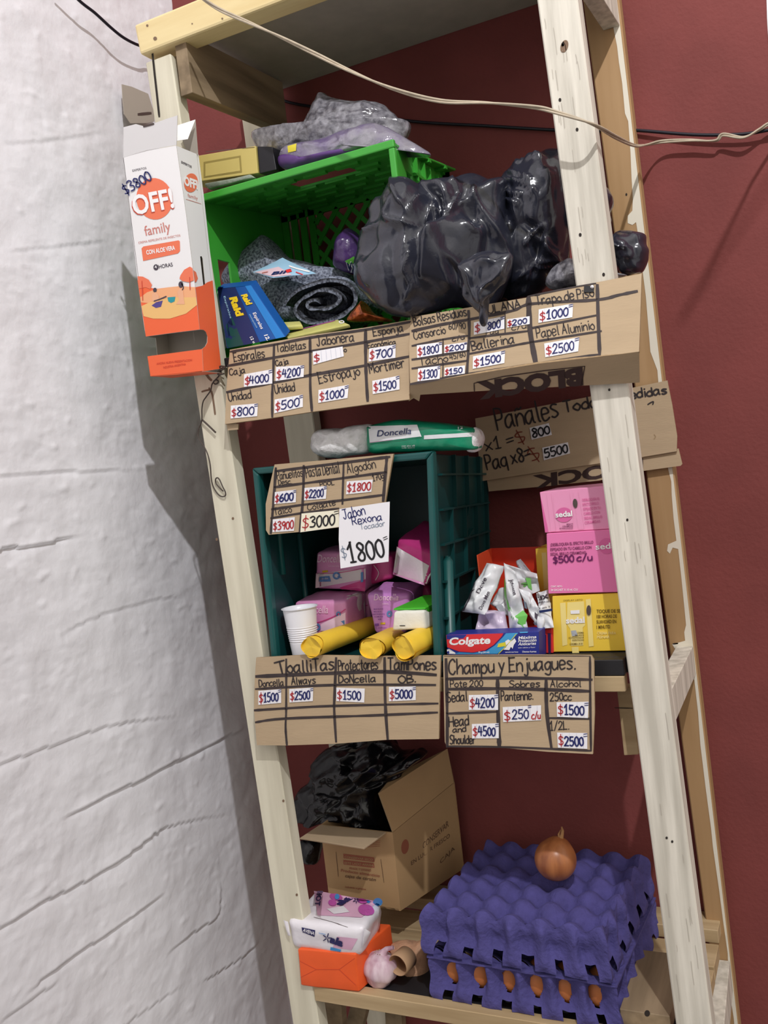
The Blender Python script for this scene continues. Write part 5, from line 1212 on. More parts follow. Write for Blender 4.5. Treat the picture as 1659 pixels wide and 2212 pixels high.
def sachet(label, q, Y, m, th=.006, deco=None, seed=0.0, ex=.6):
    mb = MB(); mb.pillow([at(*p, y_) for p, y_ in zip(f(*q), Y)], th, m, 24, 30, ex * .8, .30, .0022, 45, seed, True, None, .030, 48)
    if deco: deco(mb, lambda o_=.0009: onmesh(mb, o_, Y[0]))
    return tag(mb.build('sachet'), label, 'sachet', SG)
def lbl(s_, a, b, h, ink='dark_print', bold=.01):
    def d(mb, M): p0, p1 = f(a, b); prt(mb, M(.0012), s_, p0, p1, h, ink, bold)
    return d
def dA(mb, M): lbl('Dove', (318, 915), (385, 790), 9)(mb, M); lbl('Dove Men', (340, 1045), (408, 905), 8)(mb, M); mb.poly(M(), f((280, 820), (325, 850), (285, 880), (262, 900)), 'dark_print'); mb.stroke(M(), f((190, 1060), (240, 960), (265, 880)), 2.4, 'dark_print')
sachet('pale lilac white sachet lying at the bottom front of the heap, above the toothpaste', [(330, 1050), (530, 1060), (560, 1225), (285, 1225)], (.075, .075, .060, .060), 'foil_lilac', .010, None, 1.0)
sachet('silver white sachet behind the heap with a dark corner', [(620, 650), (655, 630), (800, 800), (700, 820)], (.15, .15, .14, .14), 'foil_grey', .005, lambda mb, M: mb.poly(M(), f((640, 680), (690, 690), (740, 750), (650, 720)), 'dark_print'), 2.0)
def dB(mb, M): mb.poly(M(), f((600, 770), (660, 830), (700, 820), (720, 840), (690, 860), (640, 850)), 'foil_green'); mb.poly(M(), f((700, 780), (740, 785), (750, 890), (720, 870)), 'foil_green')
sachet('white sachet with two green blots at the top right of the heap', [(530, 670), (790, 750), (815, 890), (650, 960)], (.125, .125, .115, .110), 'foil_white', .008, dB, 3.0)
sachet('small white sachet showing its back in the middle of the heap', [(480, 880), (540, 860), (570, 1080), (410, 1000)], (.10, .10, .085, .085), 'foil_white', .005, lambda mb, M: mb.stroke(M(), f((415, 985), (460, 1030), (530, 970)), .8, 'foil_grey'), 4.0)
sachet('grey sachet face down in the middle of the heap', [(440, 1010), (590, 930), (600, 1110), (500, 1080)], (.09, .09, .08, .08), 'foil_grey', .005, None, 5.0)
def dC(mb, M):
    mb.poly(M(), f((525, 790), (545, 830), (550, 960), (585, 1060), (590, 1120), (560, 1040), (525, 930)), 'foil_green'); mb.poly(M(), f((600, 1110), (680, 1050), (715, 1090), (690, 1190), (640, 1210), (580, 1205)), 'foil_green'); p0, p1 = f((565, 800), (600, 930)); prt(mb, M(.0012), 'Johnson', p0, p1, 8, 'dark_print', .01, up=(8, -2))
sachet('tall white sachet with green stripe and green foot in the middle of the heap', [(520, 660), (620, 740), (720, 1200), (570, 1220)], (.085, .085, .055, .060), 'foil_white', .010, dC, 6.0)
def dD(mb, M): mb.poly(M(), f((680, 970), (705, 985), (712, 1040), (690, 1030)), 'grey_ink'); mb.poly(M(), f((775, 1060), (800, 1090), (795, 1130), (775, 1110)), 'dark_print'); mb.poly(M(), f((760, 1150), (790, 1130), (780, 1175)), 'grey_ink')
sachet('white sachet with small grey prints lying at the front right of the heap', [(640, 870), (740, 900), (860, 1150), (820, 1240)], (.070, .075, .050, .045), 'foil_white', .009, dD, 7.0)
sachet('silver sachet with vertical dark lettering at the left of the heap', [(385, 665), (530, 690), (370, 1085), (180, 1060)], (.095, .090, .055, .060), 'foil_white', .013, dA, 8.0)
def dE(mb, M): lbl('lux', (790, 975), (885, 950), 13, 'dark_print', .02)(mb, M); mb.poly(M(), f((810, 1050), (915, 1035), (915, 1055), (815, 1070)), 'raid_navy'); lbl('JABON', (800, 995), (900, 985), 3.5)(mb, M); lbl('2 en 1', (805, 1042), (890, 1028), 4)(mb, M)
sachet('white sachet with a dark blue band beside the yellow shampoo box', [(785, 910), (880, 880), (930, 1190), (830, 1200)], (.085, .080, .050, .052), 'foil_white', .008, dE, 9.0)

# shampoo sachet boxes stacked behind the right front post
SB = 'shampoo sachet boxes stacked on the middle shelf'
def sbox(label, q, Y, dep, m, deco=None, grp=SB, zb=None):
    mb = MB(); a, b, c_, d_ = [at(*p, Y) for p in f(*q)]
    if zb: c_.z = d_.z = zb
    mb.hexa([a, b, c_, d_], (0, dep, 0), m, .0008, 1)
    if deco: deco(mb, lambda o_=.0005: onmesh(mb, o_, Y))
    return tag(mb.build('shampoo_box'), label, 'box', grp)
def y1(mb, M):
    mb.poly(M(), f((980, 990), (1025, 985), (1040, 1330), (1000, 1340)), 'sedal_light_yellow'); mb.poly(M(), f((1040, 985), (1175, 975), (1185, 1170), (1165, 1190), (1170, 1335), (1070, 1340), (1062, 1200), (1035, 1160)), 'sedal_light_yellow'); mb.poly(M(.0008), f((1190, 960), (1230, 955), (1255, 1340), (1215, 1345)), 'sedal_light_yellow')
    p0, p1 = f((1030, 1155), (1182, 1148)); prt(mb, M(.0011), 'sedal', p0, p1, 13, 'white_print', .035); mb.ellipse(M(.0014), *f((1215, 1048))[0], 5, 11, 'slot_dark'); mb.poly(M(.0011), f((1065, 1050), (1140, 1045), (1140, 1075), (1068, 1078)), 'white_print'); mb.poly(M(.0011), f((1075, 1350), (1130, 1345), (1135, 1400), (1080, 1402)), 'sedal_light_yellow'); mb.poly(M(.0009), f((1070, 1215), (1110, 1210), (1125, 1255), (1080, 1260)), 'foil_grey')
    for i, (s_, w) in enumerate((('TOQUE DE SEDA', 240), ('100 HORAS DE', 165), ('SUAVIDAD EN', 160), ('1 MINUTO', 110))): p0, p1 = f((1278, 1070 + 43 * i), (1278 + w, 1066 + 43 * i)); prt(mb, M(.0011), s_, p0, p1, 7.5, 'olive_print', .02)
    for i, s_ in enumerate(('CREMA', 'BALANCE', 'ACONDICIONADOR', 'HIDRATACION')): w = (55, 70, 125, 95)[i]; p0, p1 = f((1175 - w, 1238 + 20 * i), (1175, 1236 + 20 * i)); prt(mb, M(.0011), s_, p0, p1, 3.6, 'olive_print', .01)
    p0, p1 = f((1060, 1330), (1165, 1326)); prt(mb, M(.0011), 'CREMA X10', p0, p1, 4, 'olive_print', .01); p0, p1 = f((1010, 975), (1165, 968)); prt(mb, M(.0011), 'DISPLAY UNILEVER'[:7] + ' LISTO', p0, p1, 3.4, 'olive_print'); 
    for i in (0, 1): p0, p1 = f((1282, 1245 + 32 * i), (1282 + (155, 105)[i], 1243 + 32 * i)); prt(mb, M(.0011), ('CREMA PARA', 'PEINAR')[i], p0, p1, 6, 'sedal_light_yellow', .03)
sbox('yellow shampoo sachet box at the bottom of the stack', [(916, 935), (1640, 900), (1660, 1425), (930, 1425)], .062, .10, 'sedal_yellow', y1, zb=1.1875)
def p2(mb, M):
    for i, s_ in enumerate(('¡DESBLOQUEA EL EFECTO BRILLO', 'ESPEJADO EN TU CABELLO CON', 'SEDAL BRILLO CERAMIDAS!')): w = (350, 335, 290)[i]; p0, p1 = f((902, 528 + 38 * i), (902 + w, 505 + 42 * i)); prt(mb, M(.0009), s_, p0, p1, 6.5, 'plum_print', .015)
    mb.ellipse(M(.0006), *f((1360, 525))[0], 17, 17, 'sedal_rose'); p0, p1 = f((1272, 555), (1452, 540)); prt(mb, M(.0008), 'sedal', p0, p1, 13, 'white_print', .02)
    p0, p1 = f((928, 665), (1242, 640)); hand(mb, M(.0012), '$500 c/u', p0, p1, 15, 3, 'violet_ink')
    p0, p1 = f((906, 862), (1000, 860)); prt(mb, M(.0009), 'CONT. NETO:', p0, p1, 4, 'white_print', .015); p0, p1 = f((906, 892), (1125, 888)); prt(mb, M(.0009), '24 SACHET X 10 ml. C/U', p0, p1, 4.8, 'white_print', .015)
sbox('bright pink shampoo box with handwritten 500 price, in the middle of the stack', [(868, 425), (1600, 378), (1640, 898), (884, 915)], .060, .10, 'sedal_pink', p2)
def p1d(mb, M):
    mb.poly(M(), f((815, 88), (845, 84), (884, 412), (858, 416)), 'sedal_rose'); mb.poly(M(), f((870, 105), (905, 102), (945, 405), (905, 410)), 'sedal_light_pink'); mb.poly(M(), f((925, 110), (1055, 95), (1085, 300), (1085, 390), (985, 400), (970, 330), (935, 290)), 'sedal_light_pink'); mb.poly(M(), f((1085, 90), (1125, 85), (1175, 388), (1130, 392)), 'sedal_light_pink')
    mb.ellipse(M(.0009), *f((1012, 272))[0], 18, 16, 'sedal_rose', -.1); p0, p1 = f((945, 292), (1082, 280)); prt(mb, M(.0013), 'sedal', p0, p1, 12, 'white_print', .03); mb.ellipse(M(.0012), *f((1104, 178))[0], 5, 10, 'slot_dark', -.08)
    for i, s_ in enumerate(('DESBLOQUEA EL', 'EFECTO BRILLO', 'ESPEJADO EN TU', 'CABELLO CON', 'SEDAL BRILLO', 'CERAMIDAS')): w = (140, 130, 140, 130, 145, 125)[i]; p0, p1 = f((1162 + 4 * i, 162 + 37 * i), (1162 + 4 * i + w, 150 + 37 * i)); prt(mb, M(.0009), s_, p0, p1, 6, 'sedal_rose', .005)
    for i, s_ in enumerate(('BRILLO', 'CERAMIDAS', 'ACONDICIONADOR')): w = (50, 85, 110)[i]; p0, p1 = f((1085 - w, 355 + 17 * i), (1085, 350 + 17 * i)); prt(mb, M(.0009), s_, p0, p1, 3.4, 'plum_print', .01)
sbox('paler pink shampoo box with product picture, topmost of the stack', [(813, 88), (1560, 15), (1600, 375), (862, 418)], .064, .095, 'sedal_light_pink', p1d)
def yb(mb, M): mb.poly(M(), f((830, 580), (868, 578), (890, 870), (850, 880)), 'sedal_light_yellow')
sbox('yellow shampoo box standing behind the pink ones, showing only its left edge', [(778, 548), (1100, 530), (1130, 1300), (830, 1320)], .168, .06, 'sedal_yellow', yb, zb=1.1875)
# ------------------------------------------------------------------ lowest shelf: carton, black bags
f = F(600, 1580, .26522)
cb_ = thing('cardboard_box', (-.25, .22, .72), 'open brown cardboard box stuffed with a black bag on the lowest shelf', 'box')
FR, FRb = at(848, 1799, .14), at(866, 1974, .14); FL, FLb = at(690, 1822, .15), at(703, 1948, .15); BR = at(982, 1690, .305); BRb = at(1000, 1850, .305)
FRb.z = FLb.z = .724; BRb.z = .73; FL.x = -.357; FLb.x = -.357
BL = FL + (BR - FR); BLb = FLb + (BRb - FRb); BL.z = BR.z
FL.z = FR.z
mb = MB()
for a, b, c_, d_, e in ((FL, FR, FRb, FLb, (0, .003, 0)), (FR, BR, BRb, FRb, (-.003, 0, 0)), (FL, BL, BLb, FLb, (.003, 0, 0)), (BL, BR, BRb, BLb, (0, -.003, 0)), (FLb, FRb, BRb, BLb, (0, 0, .003))): mb.hexa([a, b, c_, d_], e, 'kraft_box')
m_ = onmesh(mb, .0006, .14)
for i in (0, 1):
    q = f((535, 995 + 50 * i), (785, 1025 + 48 * i), (790, 1062 + 48 * i), (538, 1032 + 50 * i)); mb.patch(m_, q, 'kraft_print', 4, 2)
for s_, a, b, h, ink in (('CONSERVAR SECO', (545, 1028), (775, 1052), 4.5, 'kraft_box'), ('ESTE LADO ARRIBA', (545, 1076), (782, 1098), 4.5, 'kraft_box'), ('FRAGIL Y LIVIANO', (585, 1120), (762, 1140), 4.5, 'kraft_print'), ('Producto alimenticio', (515, 1140), (832, 1185), 6, 'kraft_print'), ('cajas de cartón', (550, 1185), (800, 1218), 7, 'kraft_print_dark'), ('industria argentina', (550, 1270), (720, 1290), 4, 'kraft_print')):
    p0, p1 = f(a, b); prt(mb, onmesh(mb, .0010, .14), s_, p0, p1, h, ink, .015)
for pts in ([(475, 980), (495, 1180)], [(840, 1040), (866, 1230)]): mb.stroke(m_, f(*pts), 1.2, 'kraft_print_dark')
for i in range(4): mb.stroke(m_, f((760 - 18 * i, 900 + 14 * i), (835, 890 + 14 * i)), 1, 'kraft_print')
mb.ellipse(m_, *f((1035, 938))[0], 8, 16, 'kraft_print', .12)
for s_, a, b, h in (('CONSERVAR', (1180, 960), (1390, 770), 14), ('EN LUGAR FRESCO', (1085, 1090), (1400, 860), 9), ('CAJA', (1320, 1080), (1440, 960), 9)): p0, p1 = f(a, b); prt(mb, onmesh(mb, .0010, .2), s_, p0, p1, h, 'kraft_print_dark', .01, up=(-1, -h))
mb.build('box_body', cb_)
mb = MB(); a, b = at(*f((700, 950))[0], .075), at(*f((178, 868))[0], .085)
mb.hexa([FL + Vector((0, -.001, .001)), FR + Vector((-.012, -.001, .001)), a, b], (0, .001, -.003), 'cardboard', .0005, 1); mb.build('flap', cb_)
mb = MB(); P = [FR + Vector((0, .002, .001)), at(*f((825, 502))[0], .15), at(*f((940, 360))[0], .20), at(*f((1382, 140))[0], .29), at(*f((1440, 420))[0], .30), BR + Vector((0, -.004, .001))]
n_ = (P[1] - P[0]).cross(P[5] - P[0]).normalized()
if n_.x < 0: n_ = -n_
mb.sheet(P, [], n_, .003, 'kraft_box', 'cardboard_edge'); mb.build('flap', cb_)
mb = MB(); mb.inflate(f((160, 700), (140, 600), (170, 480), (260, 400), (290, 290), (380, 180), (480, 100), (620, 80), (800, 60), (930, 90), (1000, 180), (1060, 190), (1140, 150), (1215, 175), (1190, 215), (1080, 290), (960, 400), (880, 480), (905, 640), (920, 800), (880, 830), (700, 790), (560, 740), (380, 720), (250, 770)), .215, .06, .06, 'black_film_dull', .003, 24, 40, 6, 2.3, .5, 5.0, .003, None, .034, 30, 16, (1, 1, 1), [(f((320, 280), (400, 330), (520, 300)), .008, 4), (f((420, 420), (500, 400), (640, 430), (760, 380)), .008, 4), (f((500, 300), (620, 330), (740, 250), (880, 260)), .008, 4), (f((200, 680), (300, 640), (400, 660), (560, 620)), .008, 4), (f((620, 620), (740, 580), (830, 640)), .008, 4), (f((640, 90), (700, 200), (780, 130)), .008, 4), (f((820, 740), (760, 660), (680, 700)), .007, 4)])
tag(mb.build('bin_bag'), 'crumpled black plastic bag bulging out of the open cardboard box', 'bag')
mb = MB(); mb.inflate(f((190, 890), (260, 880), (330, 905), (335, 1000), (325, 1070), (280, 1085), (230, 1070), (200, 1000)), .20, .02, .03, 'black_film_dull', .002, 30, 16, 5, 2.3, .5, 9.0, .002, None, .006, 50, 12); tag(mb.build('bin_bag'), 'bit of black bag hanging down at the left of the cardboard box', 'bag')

# ------------------------------------------------------------------ orange parcel and washing pack
f = F(590, 1880, .22303)
mb = MB(); Y_ = .006; a, b, c_, d_ = [at(*p, y_) for p, y_ in zip(f((230, 742), (800, 825), (830, 1130), (255, 1050)), (-.008, .0, .0, -.008))]
c_.z = d_.z = .658
a.z = b.z = (a.z + b.z) / 2
mb.softhex([a, b, c_, d_], [(.045, .10, .0), (.016, .10, .0), (.016, .10, 0), (.045, .10, 0)], 'orange_paper', .003, .0008, 30, 3, 1.0)
m_ = onmesh(mb, .0005, Y_)
for pts in ([(262, 880), (420, 960), (640, 960), (790, 850)], [(270, 1035), (420, 960)], [(640, 960), (800, 1110)]): mb.stroke(m_, f(*pts), .9, 'deep_orange_print', spl=False)
tag(mb.build('parcel'), 'orange paper wrapped parcel at the left front of the lowest shelf', 'parcel')
al = thing('wipes_pack', at(*f((520, 780))[0], .03), 'white and pink washing pack with navy lettering lying on the orange parcel', 'pack')
# top face slopes back from a front face
TL_, TR_ = at(*f((400, 175))[0], .115), at(*f((1062, 300))[0], .095); ML_, MR_ = at(*f((112, 480))[0], -.010), at(*f((895, 560))[0], -.004); BL_, BR_ = at(*f((160, 640))[0], -.008), at(*f((690, 800))[0], -.002)
mb = MB(); bm = bmesh.new()
B3 = at(*f((890, 720))[0], .01); 
zb_ = .708
low = [Vector((BL_.x, -.006, zb_ + .010)), Vector((BR_.x, -.002, zb_)), Vector((TR_.x - .01, .095, zb_)), Vector((TL_.x + .01, .115, zb_))]
mb.softhex([TL_, TR_, MR_, ML_], [low[3] - TL_, low[2] - TR_, low[1] + Vector((.024, .004, .002)) - MR_, low[0] - ML_], 'ala_white', .013, .0026, 30, 4, 3.0)
def M(o_=.0009): return onmesh(mb, o_, .03)
mb.patch(M(), f((420, 190), (800, 235), (1000, 290), (820, 450))[0:0] or f((395, 200), (1020, 300), (860, 460), (430, 440)), 'ala_pink', 14, 10)
mb.patch(M(.0012), f((520, 380), (680, 350), (740, 410), (590, 430)), 'ala_white', 6, 4)
for c2, r_, ry, m in (((610, 262), 14, 8, 'ala_magenta'), ((900, 390), 17, 12, 'ala_magenta'), ((862, 300), 12, 6, 'ala_magenta'), ((575, 320), 9, 7, 'ala_magenta'), ((1015, 308), 10, 9, 'ala_blue'), ((620, 262), 5, 6, 'ala_blue'), ((925, 305), 4, 4, 'ala_blue')): mb.ellipse(M(.0014), *f(c2)[0], r_, ry, m, .2)
p0, p1 = f((780, 270), (660, 350)); prt(mb, M(.0018), 'ala', p0, p1, 24, 'ala_navy', .05, up=(-20, -2))
for k_ in range(5):
    an = k_ * 1.25 + .3; p0 = f((805, 300))[0]; mb.stroke(M(.0018), [(p0[0] + 2 * math.cos(an), p0[1] + 2 * math.sin(an)), (p0[0] + 7 * math.cos(an), p0[1] + 6 * math.sin(an))], 2, 'ala_navy')
p0, p1 = f((432, 200), (405, 350)); prt(mb, M(.0014), 'HOT', p0, p1, 12, 'ala_navy', .04, up=(11, 0))
mb.stroke(M(), f((395, 458), (560, 500), (725, 552)), .8, 'slot_dark')
mb.patch(M(.0007), f((620, 640), (820, 660), (760, 770), (580, 745)), 'ala_pink', 5, 4); mb.patch(M(.0011), f((560, 740), (660, 765), (655, 785), (555, 768)), 'ala_blue', 4, 2); p0, p1 = f((545, 690), (672, 735)); prt(mb, M(.0014), 'ala', p0, p1, 15, 'ala_navy', .055)
for k_ in range(5):
    an = k_ * 1.25; p0 = f((525, 650))[0]; mb.stroke(M(.0014), [(p0[0] + 2 * math.cos(an), p0[1] + 2 * math.sin(an)), (p0[0] + 10 * math.cos(an), p0[1] + 10 * math.sin(an))], 2.2, 'ala_navy')
mb.patch(M(), f((278, 550), (410, 580), (402, 642), (285, 595)), 'ala_navy', 4, 3); p0, p1 = f((290, 588), (400, 622)); prt(mb, M(.0014), 'AVENA', p0, p1, 7, 'ala_white', .02)
p0, p1 = f((445, 608), (510, 622)); prt(mb, M(.0014), 'nuevo', p0, p1, 3.5, 'ala_blue', .01)
mb.build('pack_body', al)
mb = MB(); q = [MR_ + Vector((-.002, -.001, 0)), MR_ + Vector((.006, .004, -.008)), at(*f((905, 700))[0], .012), at(*f((860, 750))[0], .004)]; mb.pillow(q, .003, 'ala_white', 6, 6); mb.build('crimped_end', al)
mb = MB(); q = [at(*p, y_) for p, y_ in zip(f((100, 480), (140, 500), (170, 640), (142, 630)), (-.008, -.010, -.010, -.008))]; mb.pillow(q, .002, 'ala_white', 5, 6); mb.build('crimped_end', al)

# garlic, paper core and paper bag
gb = thing('garlic_bulb', at(*f((1040, 1135))[0], .025), 'white and pink garlic bulb lying at the front of the lowest shelf', 'garlic')
mb = MB(); c0 = at(*f((1040, 965))[0], .035); c0.z = max(c0.z, .655 + .026)
vs = []; fs = []; NU, NV = 40, 22; axg = Vector((.25, .1, .9)).normalized(); u_ = axg.orthogonal().normalized(); w2 = axg.cross(u_)
for j in range(NV + 1):
    t_ = j / NV; th = math.pi * t_; r_ = math.sin(th) ** .8; h_ = -math.cos(th)
    for i in range(NU):
        an = 2 * math.pi * i / NU; lob = 1 + .10 * abs(math.sin(an * 3.5)) - .05
        rr2 = .027 * r_ * lob * (1 if h_ < .3 else 1 - .45 * (h_ - .3)); vs.append(c0 - axg * (.026 * h_ * (1 if h_ < .6 else 1.25)) * 1.0 + (u_ * math.cos(an) + w2 * math.sin(an)) * rr2)
for j in range(NV):
    for i in range(NU): k_ = (i + 1) % NU; fs.append((j * NU + i, j * NU + k_, (j + 1) * NU + k_, (j + 1) * NU + i))
mb.add(vs, fs, 'garlic_skin', True); mb.build('bulb', gb)
mb = MB(); s0 = c0 + axg * .024; mb.tube([s0, s0 + Vector((.008, .0, .010)), s0 + Vector((.020, .002, .013))], [.008, .004, .003], 'garlic_skin', 10)
for k_ in range(12):
    an = k_ * .52; mb.tube([s0 + Vector((.004 * math.cos(an), .004 * math.sin(an), 0)), s0 + Vector((.008 * math.cos(an) - .006, .008 * math.sin(an), .003))], .0012, 'garlic_root', 5)
mb.build('stem', gb)
mb = MB(); c1 = at(*f((1215, 915))[0], .030); prof = [(.0165, -.003), (.018, 0), (.0175, .026), (.015, .026), (.0155, .002), (.0165, -.003)]; c1.z = max(c1.z, .655 + .0185)
mb.lathe(c1, prof, 'tan_core', 32, Vector((.15, 1, -.0))); tag(mb.build('cardboard_core'), 'short open brown paper core lying behind the garlic bulb', 'tube')
mb = MB(); mb.inflate(f((1160, 760), (1150, 710), (1250, 700), (1350, 715), (1440, 700), (1480, 760), (1500, 880), (1512, 1000), (1508, 1145), (1440, 1100), (1350, 1050), (1300, 1000), (1200, 1040), (1180, 900)), .092, .024, .03, 'tan_paper', .004, 40, 12, 5, 2.4, .5, 3.0, .003); tag(mb.build('paper_bag'), 'crumpled tan paper bag between the garlic and the purple egg trays', 'bag')

# ------------------------------------------------------------------ egg trays
S_, NUc, NVc = .0452, 6, 5
TW, TD = S_ * NUc, S_ * NVc + .02
def smooth(x): x = max(0, min(1, x)); return x * x * (3 - 2 * x)
def tray_h(u, v):
    a = abs(math.cos(math.pi * u)) ** 1.6; b = abs(math.cos(math.pi * v)) ** 1.6
    return .5 * (a + b)
def make_tray(name, label, origin, rot, Hc, hole=False, group='purple pulp egg trays', seed=0.0):
    mb = MB(); n_ = 9; NX, NYy = NUc * n_, NVc * n_; vs = []
    ca, sa = math.cos(rot), math.sin(rot)
    def wp(x, y, z):
        j = .0012 * noise.noise(Vector((x * 60 + seed, y * 60, z * 60)))
        return Vector((origin.x + x * ca - y * sa, origin.y + x * sa + y * ca + j, origin.z + z + j))
    sy = TD / NVc
    def th_(u, v): return .012 + Hc - .028 * (1 - tray_h(u, v)) ** 1.3
    for j in range(NYy + 1):
        for i in range(NX + 1):
            u, v = i / n_, j / n_; vs.append(wp(u * S_, v * sy, th_(u, v)))
    w = NX + 1
    mb.add(vs, [(j * w + i, j * w + i + 1, (j + 1) * w + i + 1, (j + 1) * w + i) for j in range(NYy) for i in range(NX)], 'tray_pulp', True)
    # skirts on the four sides
    def skirt(cells, fn, cs):
        m = 24; RS = 24; nn = cells * RS; P = []; keep = []
        for j in range(m + 1):
            t_ = j / m
            for i in range(nn + 1):
                u = i / RS; P.append(fn(u, t_))
        fs = []
        for j in range(m):
            for i in range(nn):
                u, t_ = (i + .5) / RS, (j + .5) / m; d = abs(u - round(u)); c_ = abs((u % 1) - .5)
                kk = .16 + .10 * noise.noise(Vector((int(u) * 3.1, seed, 0)))
                if t_ > (.80 if hole else .70) + .12 * noise.noise(Vector((int(u) * 2.3, seed, 5))) and c_ < kk: continue       # notch between feet
                if hole and ((c_ / .21) ** 2 + ((t_ - .42) / .25) ** 2) < 1: continue
                a = j * (nn + 1) + i; fs.append((a, a + 1, a + nn + 2, a + nn + 1))
        mb.add(P, fs, 'tray_pulp', True)
    def prof(u, t_, h):
        out = .009 * t_ + (.0065 * math.cos(2 * math.pi * u) + .002 * math.cos(4 * math.pi * u)) * math.sin(math.pi * t_ ** .8) + (.0035 if hole and t_ < .12 else 0) + .0025 * math.sin(t_ * 9) - (.009 * math.exp(-(((u % 1) - .5) / .26) ** 2 - ((t_ - .40) / .26) ** 2) if hole else 0)
        return out, h * (1 - t_)
    def fnF(u, t_): h = th_(u, 0); o_, z = prof(u, t_, h); return wp(-o_ + u / NUc * (TW + 2 * o_), -o_, z)
    def fnB(u, t_): h = th_(u, NVc); o_, z = prof(u, t_, h); return wp(-o_ + u / NUc * (TW + 2 * o_), TD + o_, z)
    def fnR(u, t_): h = th_(NUc, u); o_, z = prof(u, t_, h); return wp(TW + o_, -o_ + u / NVc * (TD + 2 * o_), z)
    def fnL(u, t_): h = th_(0, u); o_, z = prof(u, t_, h); return wp(-o_, -o_ + u / NVc * (TD + 2 * o_), z)
    skirt(NUc, fnF, 0); skirt(NUc, fnB, 0); skirt(NVc, fnR, 0); skirt(NVc, fnL, 0)
    if hole:      # straight pressed rim between the two trays
        zr = .012 + Hc - .010
        for a_, b_, c_, d_ in ((-.012, TW + .012, -.012, .004), (TW - .004, TW + .012, -.012, TD + .012), (-.012, .004, -.012, TD + .012)):
            n_ = 24; long_x = (b_ - a_) > (d_ - c_); P = []
            for i in range(n_ + 1):
                t_ = i / n_; k_ = .003 * math.cos(2 * math.pi * t_ * (NUc if long_x else NVc))
                e0, e1 = ((a_ + (b_ - a_) * t_, c_), (a_ + (b_ - a_) * t_, d_)) if long_x else ((b_, c_ + (d_ - c_) * t_), (a_, c_ + (d_ - c_) * t_))
                P += [wp(*e0, zr), wp(*e0, zr - .0028), wp(*e1, zr + .001), wp(*e1, zr - .002)]
            mb.add(P, [(4 * i, 4 * i + 1, 4 * i + 5, 4 * i + 4) for i in range(n_)] + [(4 * i + 2, 4 * i, 4 * i + 4, 4 * i + 6) for i in range(n_)] + [(4 * i + 1, 4 * i + 3, 4 * i + 7, 4 * i + 5) for i in range(n_)], 'tray_pulp', False)
    o = mb.build(name); tag(o, label, 'egg tray', group); return wp
aL, aR = at(938, 2140, .018), at(1322, 2190, .010)
rot_ = -.035
o1 = Vector((-.096, .026, .6575))
wpA = make_tray('egg_tray', 'purple pulp egg tray holding brown eggs, lowest of the stack', o1, rot_, .066, True, seed=1.0)
make_tray('egg_tray', 'purple pulp egg tray on top of the stack, with an onion on it', o1 + Vector((-.004, -.004, .074)), rot_ - .015, .062, False, seed=5.0)
# eggs seen through the holes
def egg_mesh():
    mb = MB(); prof = []
    for i in range(17):
        t_ = math.pi * i / 16; prof.append((max(.0215 * math.sin(t_) * (1 - .10 * math.cos(t_ + math.pi)), .0002), .029 - .029 * math.cos(t_)))
    mb.lathe(Vector((0, 0, 0)), prof, 'egg_shell', 24); return mb
proto = None
EL = ['brown egg in the leftmost front hole of the lower tray', 'brown egg in the second front hole from the left', 'brown egg in the third front hole from the left', 'brown egg in the third front hole from the right', 'brown egg in the second front hole from the right', 'brown egg in the rightmost front hole of the lower tray',
      'brown egg showing in the right side of the tray, just behind the corner', 'brown egg showing in the right side of the tray, middle hole', 'brown egg showing in the right side of the tray, towards the wall']
spots = [wpA((i + .5) * S_ - .003, .0235, .012) for i in range(6)] + [wpA(5.5 * S_ - .008, (j + .5) * TD / NVc, .024) for j in (1, 2, 3)]
for p, l_ in zip(spots, EL):
    if proto is None: proto = egg_mesh().build('egg', None, (0, 0, 0)); o = proto
    else: o = proto.copy(); col.objects.link(o)
    o.location = p; o.rotation_euler = (random.Random(l_).uniform(-.12, .05), random.Random(l_ + 'b').uniform(-.15, .15), 0)
    tag(o, l_, 'egg', 'brown eggs in the lower purple tray')
# onion
oc_ = at(1200, 1856, .128); r_ = .0325
on = thing('onion', oc_ - Vector((0, 0, r_)), 'brown onion sitting on top of the purple egg trays', 'onion')
mb = MB(); prof = []
for i in range(25):
    t_ = math.pi * i / 24; k_ = math.sin(t_); z = -math.cos(t_)
    rr2 = r_ * (k_ ** .95); h_ = r_ * z * (.98 if z < .75 else .98 + .5 * (z - .75))
    prof.append((max(rr2, .0004), h_))
mb.lathe(oc_, prof, 'onion_skin', 40, Vector((.28, .15, .95))); mb.build('bulb', on)
mb = MB(); s0 = oc_ + Vector((.28, .15, .95)).normalized() * r_ * 1.0; mb.tube([s0 - Vector((.002, 0, .006)), s0 + Vector((.004, 0, .006)), s0 + Vector((.006, 0, .014)), s0 + Vector((.005, 0, .020))], [.006, .0028, .0022, .0012], 'onion_stem', 8); mb.tube([s0, s0 + Vector((-.001, 0, .008)), s0 + Vector((.003, 0, .015))], [.003, .0016, .0008], 'onion_stem', 6); mb.build('stem', on)

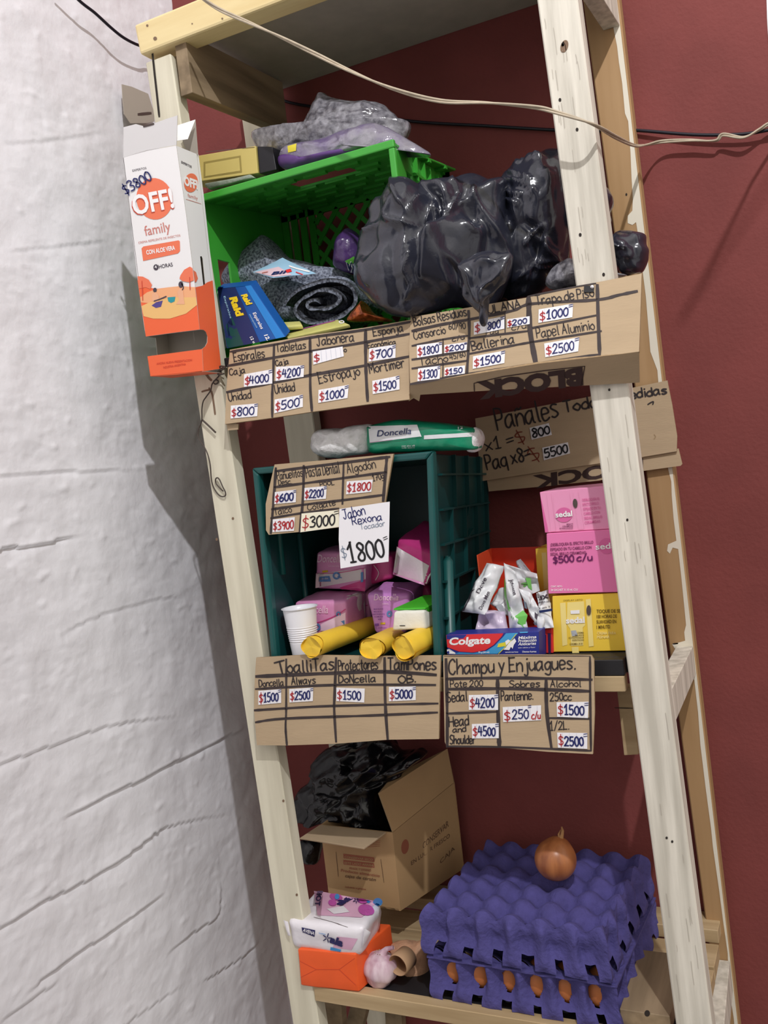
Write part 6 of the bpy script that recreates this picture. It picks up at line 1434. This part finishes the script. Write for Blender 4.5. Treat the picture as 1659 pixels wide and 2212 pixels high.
# ------------------------------------------------------------------ cables and wall bits
def cable(name, pts, r_, m, label, cat='cable', seg=8, twist=False):
    mb = MB(); P = crspline(pts, 8)
    if twist:
        n_ = len(P); A = []; B = []
        for i, p in enumerate(P):
            t_ = (P[min(i + 1, n_ - 1)] - P[max(i - 1, 0)]).normalized(); u = t_.cross(Vector((0, 0, 1))).normalized(); w = u.cross(t_); an = i * .14
            d = (u * math.cos(an) + w * math.sin(an)) * r_ * .75; A.append(p + d); B.append(p - d)
        mb.tube(A, r_ * .8, m, seg); mb.tube(B, r_ * .8, m, seg)
    else: mb.tube(P, r_, m, seg)
    return tag(mb.build(name), label, cat)
cp = [((415, -20), -.065), ((470, 18), -.06), ((540, 50), -.058), ((600, 77), -.057), ((680, 116), -.056), ((760, 155), -.056), ((850, 192), -.056), ((950, 218), -.056), ((1050, 222), -.054), ((1150, 231), -.05), ((1200, 242), -.045), ((1280, 268), -.03), ((1330, 296), .06), ((1370, 314), .20), ((1395, 313), .27), ((1430, 306), .305), ((1490, 303), .31), ((1545, 304), .31), ((1562, 291), .308), ((1605, 297), .308), ((1640, 280), .31), ((1665, 266), .312), ((1720, 250), .315)]
cable('white_cord', [at(*p, y_) for p, y_ in cp], .0020, 'cord_white', 'twisted whitish flex hanging across the front of the shelving unit', 'cord', 8, True)
bp = [atX(120, -50, -.545), atX(172, 2, -.545), atX(205, 28, -.545), atX(240, 60, -.545), atX(268, 82, -.545), atX(300, 98, -.545), atX(340, 110, -.545), at(470, 150, .316), at(610, 217, .322), at(760, 240, .322), at(890, 262, .322), at(1050, 272, .322), at(1200, 281, .322), at(1290, 283, .3265), at(1340, 283, .3265), at(1380, 282, .322), at(1500, 291, .318), at(1600, 290, .316), at(1665, 280, .316), at(1730, 268, .316)]
cable('black_cable', bp, .0026, 'cord_black', 'thin black cable running along the white wall and behind the unit across the red wall')
P = F(380, 760, .1627)
wp_ = P((640, 190), (600, 250), (570, 320), (525, 370), (498, 400), (520, 428), (555, 415), (560, 385), (525, 375), (480, 430), (462, 510), (400, 600), (362, 660), (345, 760), (345, 880), (330, 960), (303, 1020), (298, 1130), (340, 1210), (385, 1280), (425, 1370), (455, 1500), (466, 1640), (480, 1740), (510, 1820), (560, 1890), (610, 1922), (655, 1910), (655, 1860), (620, 1790), (580, 1700), (550, 1672), (528, 1690), (530, 1740), (575, 1800), (628, 1850))
mb = MB(); mb.tube(crspline([at(*p, -.0045 - .002 * math.sin(i * .7)) for i, p in enumerate(wp_)], 6), .0011, 'thin_wire', 6); mb.tube([at(*p, -.006) for p in P((345, 900), (385, 935), (460, 1005), (528, 1072))], .0015, 'thin_wire', 6)
mb.tube(crspline([at(*p, -.012) for p in P((660, 200), (600, 190), (570, 215), (610, 240), (650, 205), (590, 230), (560, 300), (640, 290))], 6), .0014, 'thin_wire', 6)
tag(mb.build('wire'), 'thin dark wire with a loop dangling down the left front post', 'wire')
mb = MB(); mb.sheet([at(*p, .3285) for p in ((1654, -60), (1800, -70), (1800, 90), (1660, 92), (1657, 40))], [], Vector((0, -1, 0)), .001, 'paper'); tag(mb.build('paper_notice'), 'corner of a white paper on the red wall at the far upper right', 'paper')

# cable running from the wall up towards the lamp, out of the picture; its shadow crosses the red wall
S0, S1 = at(1650, 345, YB), at(1490, 660, YB)
pts = [at(1690, 276, .318)]
for k_ in range(1, 9):
    t_ = k_ / 8; s_ = S0.lerp(S1, t_); pts.append(s_ + (KEY - s_) * (.05 + .29 * t_))
pts += [pts[-1].lerp(KEY, .5) + Vector((.1, .2, .05)), KEY + Vector((.1, .1, .25))]
lc_ = cable('lamp_cable', pts, .0024, 'cord_black', 'black cable leaving the junction on the red wall towards the ceiling lamp')
mb = MB(); mb.lathe(KEY + Vector((.1, .1, .12)), [(.001, 0), (.018, .0), (.02, .01), (.02, .06), (.012, .1), (.004, .13)], 'cord_black', 20)
mb.build('bulb_holder', lc_)
